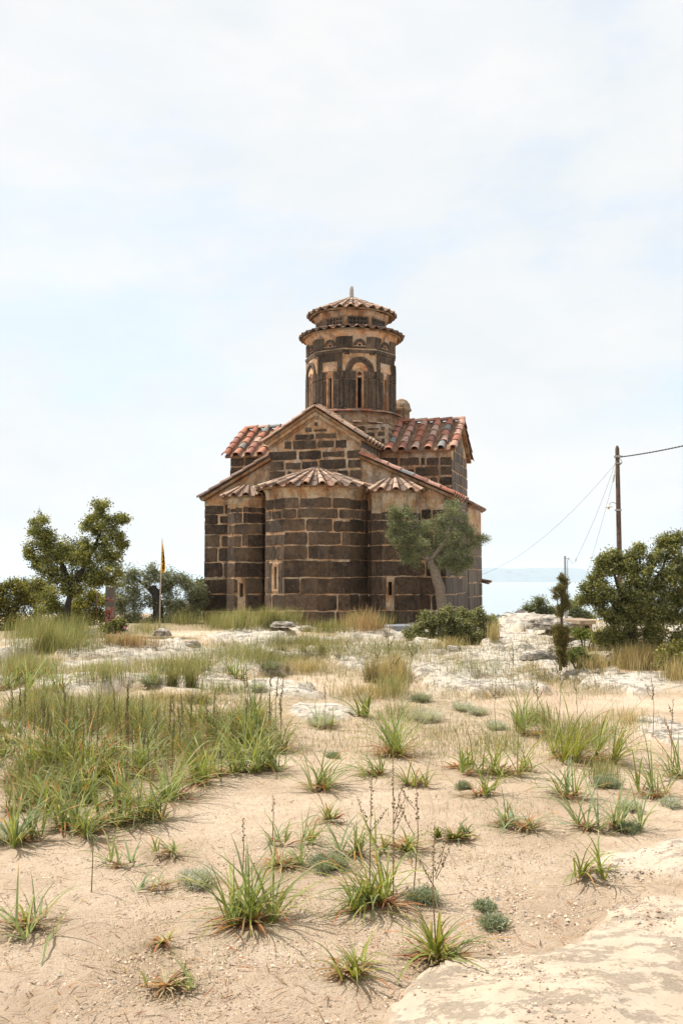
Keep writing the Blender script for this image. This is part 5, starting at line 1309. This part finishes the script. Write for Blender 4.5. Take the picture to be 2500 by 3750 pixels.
mb = MB(); t1 = px3(2072, 2036, YS); mb.box((b1[0]-.018, b1[1]-.018, b1[2]), (b1[0]+.018, b1[1]+.018, t1[2])); mb.tube([b1+[.03, 0, 0], px3(2077, 2050, YS)], .008, 6); mb.build('post', METAL, p2, b1)
mb = MB(); q = px3(2071, 2046, YS); mb.box(q-[.04, .01, .006], q+[.06, .01, .006]); q = px3(2080, 2046, YS); mb.lathe(q, [(.01, -.02), (.018, 0), (.01, .02)], 8); mb.build('bracket', METAL, p2, b1)
def cable(name, pts, r, label, sag=0, mat=WIRE, twist=False):
    W = []
    for i in range(len(pts)-1):
        for s in np.linspace(0, 1, 13)[:-1] if i < len(pts)-2 else np.linspace(0, 1, 13):
            q = pts[i]*(1-s)+pts[i+1]*s; q = q-UZ*sag*4*s*(1-s); W.append(q)
    W = np.array(W); m = MB()
    if twist:
        nn = 160; ts = np.linspace(0, len(W)-1, nn); Q = np.stack([np.interp(ts, range(len(W)), W[:, k]) for k in range(3)], 1)
        for ph in (0, math.pi):
            m.tube([q+vec(0, math.sin(i*.9+ph), math.cos(i*.9+ph))*r*.8 for i, q in enumerate(Q)], r*.8, 4)
    else: m.tube(W, r, 4)
    o = m.build(name, mat, None, pts[0], True); tag(o, label, 'cable')
top = px3(2266, 1674, YP)
cable('overhead_cable', [top, px3(2520, 1628, 20.5), px3(2800, 1560, 15)], .011, 'thick twisted cable running from the wooden pole top to the right edge', .02, twist=True)
cable('overhead_cable', [px3(2250, 1700, YP), px3(1745, 2110, 31.5)], .0035, 'thin wire sloping from the wooden pole down to the church', .42)
cable('overhead_cable', [px3(2250, 1700, YP), px3(2110, 2044, 21.4), px3(2084, 2046, YS)], .0035, 'thin wire curving from the wooden pole to the metal post', .10)
cable('stay_wire', [px3(2253, 1720, YP), px3(2103, 2235, 20.0)], .003, 'straight stay wire from the wooden pole into the ground by the cistern', .12)
cable('drop_cable', [px3(2264, 1674, YP), px3(2276, 1690, YP-.1), px3(2270, 1702, YP-.1), px3(2262, 1698, YP)], .007, 'short looped cable beside the pole bracket')
cable('hanging_bulb_wire', [px3(2107, 2045, 21.2), px3(2107, 2056, 21.2)], .006, 'small socket hanging from the thin wire beside the metal post')
# flag
YFl = 22.6
b2 = px3(583, 2300, YFl); fl = empty('flag_pole', b2, 0, 'pale slanting pole with a limp yellow flag left of the church', 'flag')
mb = MB(); t2 = px3(594, 1972, YFl); mb.tube([b2-UZ*.2, t2], [.016, .012], 8); mb.build('pole', m_plain('bleached_wood', (.42, .36, .29), .8), fl, b2, True)
def flagcloth():
    rows, cols = 40, 30; V = []; C = []
    for j in range(rows+1):
        t = j/rows; y = 1982+t*(2098-1982)
        cxp = np.interp(t, [0, .3, .7, 1], [594, 596, 597, 596]); hw = np.interp(t, [0, .15, .5, .85, .95, 1], [.8, 3, 7.5, 10, 8, 2.5])
        for i in range(cols+1):
            s = i/cols
            p = px3(cxp+(s-.5)*2*hw+(1.2 if j % 7 == 0 else 0), y, YFl)
            p[1] += .05*math.sin(s*9.5+t*2.5)*min(1, t*3)+.02; V.append(p)
    F_ = [(j*(cols+1)+i, j*(cols+1)+i+1, (j+1)*(cols+1)+i+1, (j+1)*(cols+1)+i) for j in range(rows) for i in range(cols)]
    C = []
    for j in range(rows):
        for i in range(cols):
            t, s = (j+.5)/rows, (i+.5)/cols
            # folded black eagle: wings, body, tail, crown, claw orb as it shows in the folds
            blk = ((.24 < t < .40 and abs(s-.5) < .36*(t-.10)/.3 and vnoise(s*9, t*30, 2) > .5) or (.44 < t < .69 and s > .30+.45*abs(t-.56) and s < .93 and vnoise(s*7+3, t*26, 5) > .48)
                   or (.38 < t < .48 and s < .45 and vnoise(s*8, t*30, 9) > .5) or (.40 < t < .47 and .5 < s < .85) or (.75 < t < .87 and .35 < s < .72 and math.hypot((s-.52)*1.1, (t-.81)*2.6) > .09))
            C.append((.07, .05, .035) if blk else (.80, .49, .07))
    o = mesh_np('flag_cloth', V, F_, C, [CLOTH], None, fl, b2); so = o.modifiers.new('s', 'SOLIDIFY'); so.thickness = .004
flagcloth()
# pillar with red mosaic panels
YPi = 23.4; bp = px3(404, 2292, YPi); e = empty('painted_pillar', bp, 0, 'grey square pillar with red pictorial panels at the foot of the oak crown', 'pillar')
w = 31*YPi/F/2; zt = px3(404, 2150, YPi)[2]; mb = MB(); mb.box((bp[0]-w, bp[1]-w, bp[2]-.1), (bp[0]+w, bp[1]+w, zt), (.17, .15, .125)); mb.build('shaft', PAINT, e, bp)
for (y0, y1, rows) in ((2187, 2201, 1), (2222, 2286, 5)):
    m_ = MB(); zz0, zz1 = px3(404, y1, YPi)[2], px3(404, y0, YPi)[2]; nx = 7; nz = 4*rows
    for i in range(nx):
        for j in range(nz):
            fx, fz = (i+.5)/nx, (j+.5)/nz
            c = (.42, .10, .06)
            if vnoise(i*1.3, j*.9+rows, 12) > .55: c = (.36, .26, .22)
            if vnoise(i*1.1+7, j*1.1, 4) > .68: c = (.07, .05, .06)
            if rows > 1 and .4 < fx < .62 and .28 < fz < .75: c = (.05, .045, .05)
            x0 = bp[0]-w+2*w*i/nx; x1 = bp[0]-w+2*w*(i+1)/nx; z0 = zz0+(zz1-zz0)*j/nz; z1 = zz0+(zz1-zz0)*(j+1)/nz
            m_.add([(x0, bp[1]-w-.006, z0), (x1, bp[1]-w-.006, z0), (x1, bp[1]-w-.006, z1), (x0, bp[1]-w-.006, z1)], [(0, 1, 2, 3)], c)
    m_.add([(bp[0]-w, bp[1]-w-.004, zz0), (bp[0]+w, bp[1]-w-.004, zz0), (bp[0]+w, bp[1]-w-.004, zz1), (bp[0]-w, bp[1]-w-.004, zz1)], [(3, 2, 1, 0)], (.3, .1, .06))
    m_.build('picture_panel', PAINT, e, bp)
mb = MB(); pb = hitd(222, 1445); 
q0 = px3(354, 2270, 23.0); q1 = px3(356, 2165, 23.0); mb.tube([q0, q1], .011, 6); o = mb.build('metal_rod', m_plain('rusty_iron', (.16, .10, .07), .8), None, q0, True); tag(o, 'thin rusty rod standing between the oak and the red-panelled pillar', 'rod')
# pink flower
q = px3(458, 2298, 22.0); mb = MB()
for i in range(5):
    a = i*1.257; mb.add([q, q+vec(math.cos(a-.5), -.3, math.sin(a-.5))*.028, q+vec(math.cos(a), -.4, math.sin(a))*.042, q+vec(math.cos(a+.5), -.3, math.sin(a+.5))*.028], [(0, 1, 2, 3)], (.75, .25, .5))
mb.tube([q, q+vec(-.02, .05, -.2)], .004, 4, (.1, .14, .05)); tag(mb.build('pink_flower', BLADE, None, q), 'single pink flower right of the pillar shrub', 'flower')
# cistern
YC = 20.0; c0 = px3(2078, 2320, YC); e = empty('stone_cistern', c0, 0, 'small ochre rendered cistern with a thick slab top behind the rocks on the right', 'cistern')
mb = MB(); x0, x1 = px3(2082, 2300, YC)[0], px3(2150, 2300, YC)[0]; zt = px3(2100, 2286, YC)[2]; zb = zt-.55
xm = px3(2122, 2300, YC)[0]
mb.add([(x0+.02, YC+.5, zb), (xm, YC, zb), (xm, YC, zt), (x0+.02, YC+.5, zt), (x1+.1, YC+.02, zb), (x1+.1, YC+.02, zt), (x1+.1, YC+1.1, zb), (x1+.1, YC+1.1, zt), (x0+.02, YC+1.1, zb), (x0+.02, YC+1.1, zt)],
       [(0, 1, 2, 3), (1, 4, 5, 2), (4, 6, 7, 5), (6, 8, 9, 7), (8, 0, 3, 9)]); mb.build('wall', CONC, e, c0)
mb = MB(); 
top_ = [(x0-.04, YC+.5), (xm-.01, YC-.06), (x1+.16, YC-.04), (x1+.16, YC+1.16), (x0-.04, YC+1.16)]
zz = px3(2100, 2272, YC)[2]; mb.add([(x, y, zt+.002) for x, y in top_]+[(x, y, zz) for x, y in top_], [(4, 3, 2, 1, 0), (5, 6, 7, 8, 9)]+[(i, (i+1) % 5, 5+(i+1) % 5, 5+i) for i in range(5)]); mb.build('slab', CONC, e, c0)
mb = MB(); mb.box((xm+.05, YC-.006, zt-.5), (x1+.04, YC+.03, zt-.03)); mb.build('opening', DARK, e, c0)

build_ground()

# ------------------------------------------------------------------ light, sky, camera
EL, AZ = R(60), R(20)             # sun behind-left of the church
sd = vec(-math.cos(EL)*math.cos(AZ), math.cos(EL)*math.sin(AZ), math.sin(EL))
l = bpy.data.lights.new('sun', 'SUN'); l.energy = 4.9; l.angle = R(.6); l.color = (1, .955, .88)
lo = bpy.data.objects.new('sun', l); COL.objects.link(lo)
from mathutils import Vector
lo.rotation_euler = Vector(sd).to_track_quat('Z', 'Y').to_euler()
wd = bpy.data.worlds.new('World'); scn.world = wd; wd.use_nodes = True; t = wd.node_tree; t.nodes.clear()
W = NT.__new__(NT); W.t = t; W.mat = None
out = t.nodes.new('ShaderNodeOutputWorld'); bg = t.nodes.new('ShaderNodeBackground'); t.links.new(bg.outputs[0], out.inputs[0])
sky = t.nodes.new('ShaderNodeTexSky'); sky.sky_type = 'NISHITA'; sky.sun_disc = False; sky.sun_elevation = EL; sky.sun_rotation = math.atan2(sd[0], sd[1]); sky.air_density = 1.0; sky.dust_density = 1.5; sky.ozone_density = 1.2
tc = t.nodes.new('ShaderNodeTexCoord').outputs['Generated']
mp = W.n('ShaderNodeMapping', {'Vector': tc, 'Scale': (1.6, 1.0, 3.6), 'Location': (1.12, .2, .12), 'Rotation': (0, R(12), 0)}).outputs[0]
n1 = W.noise(mp, 1.5, 6, .55); n2 = W.noise(mp, 5.0, 8, .6)
cm = W.math('ADD', W.math('MULTIPLY', n1, .8), W.math('MULTIPLY', n2, .25))
mask = W.ramp(cm, [(.38, .78), (.45, .95), (.52, 1.0)])
SKY_BLUE = W.mix(1.0, sky.outputs[0], (1.6, 1.95, 2.05, 1), 'MULTIPLY')
CLOUD = W.mix(W.ramp(W.noise(mp, 3.1, 7, .6), [(.36, 0), (.62, 1)]), (6.9, 7.2, 7.35, 1), (7.6, 7.65, 7.65, 1))
t.links.new(W.mix(mask, SKY_BLUE, CLOUD), bg.inputs['Color'])
bg.inputs['Strength'].default_value = .1
cam = bpy.data.cameras.new('camera'); co = bpy.data.objects.new('camera', cam); COL.objects.link(co)
cam.sensor_fit = 'VERTICAL'; cam.sensor_height = 36; cam.lens = 36*F/3750; cam.clip_end = 60000; cam.clip_start = .1
co.location = (0, 0, EYE); co.rotation_euler = (math.pi/2+PITCH, 0, 0); scn.camera = co
vs_ = scn.view_settings; vs_.view_transform = 'Standard'; vs_.look = 'None'; vs_.exposure = .34; vs_.gamma = 1
scn.render.resolution_x = 682; scn.render.resolution_y = 1024
scn.cycles.max_bounces = 6; scn.cycles.volume_bounces = 1; scn.cycles.use_denoising = True
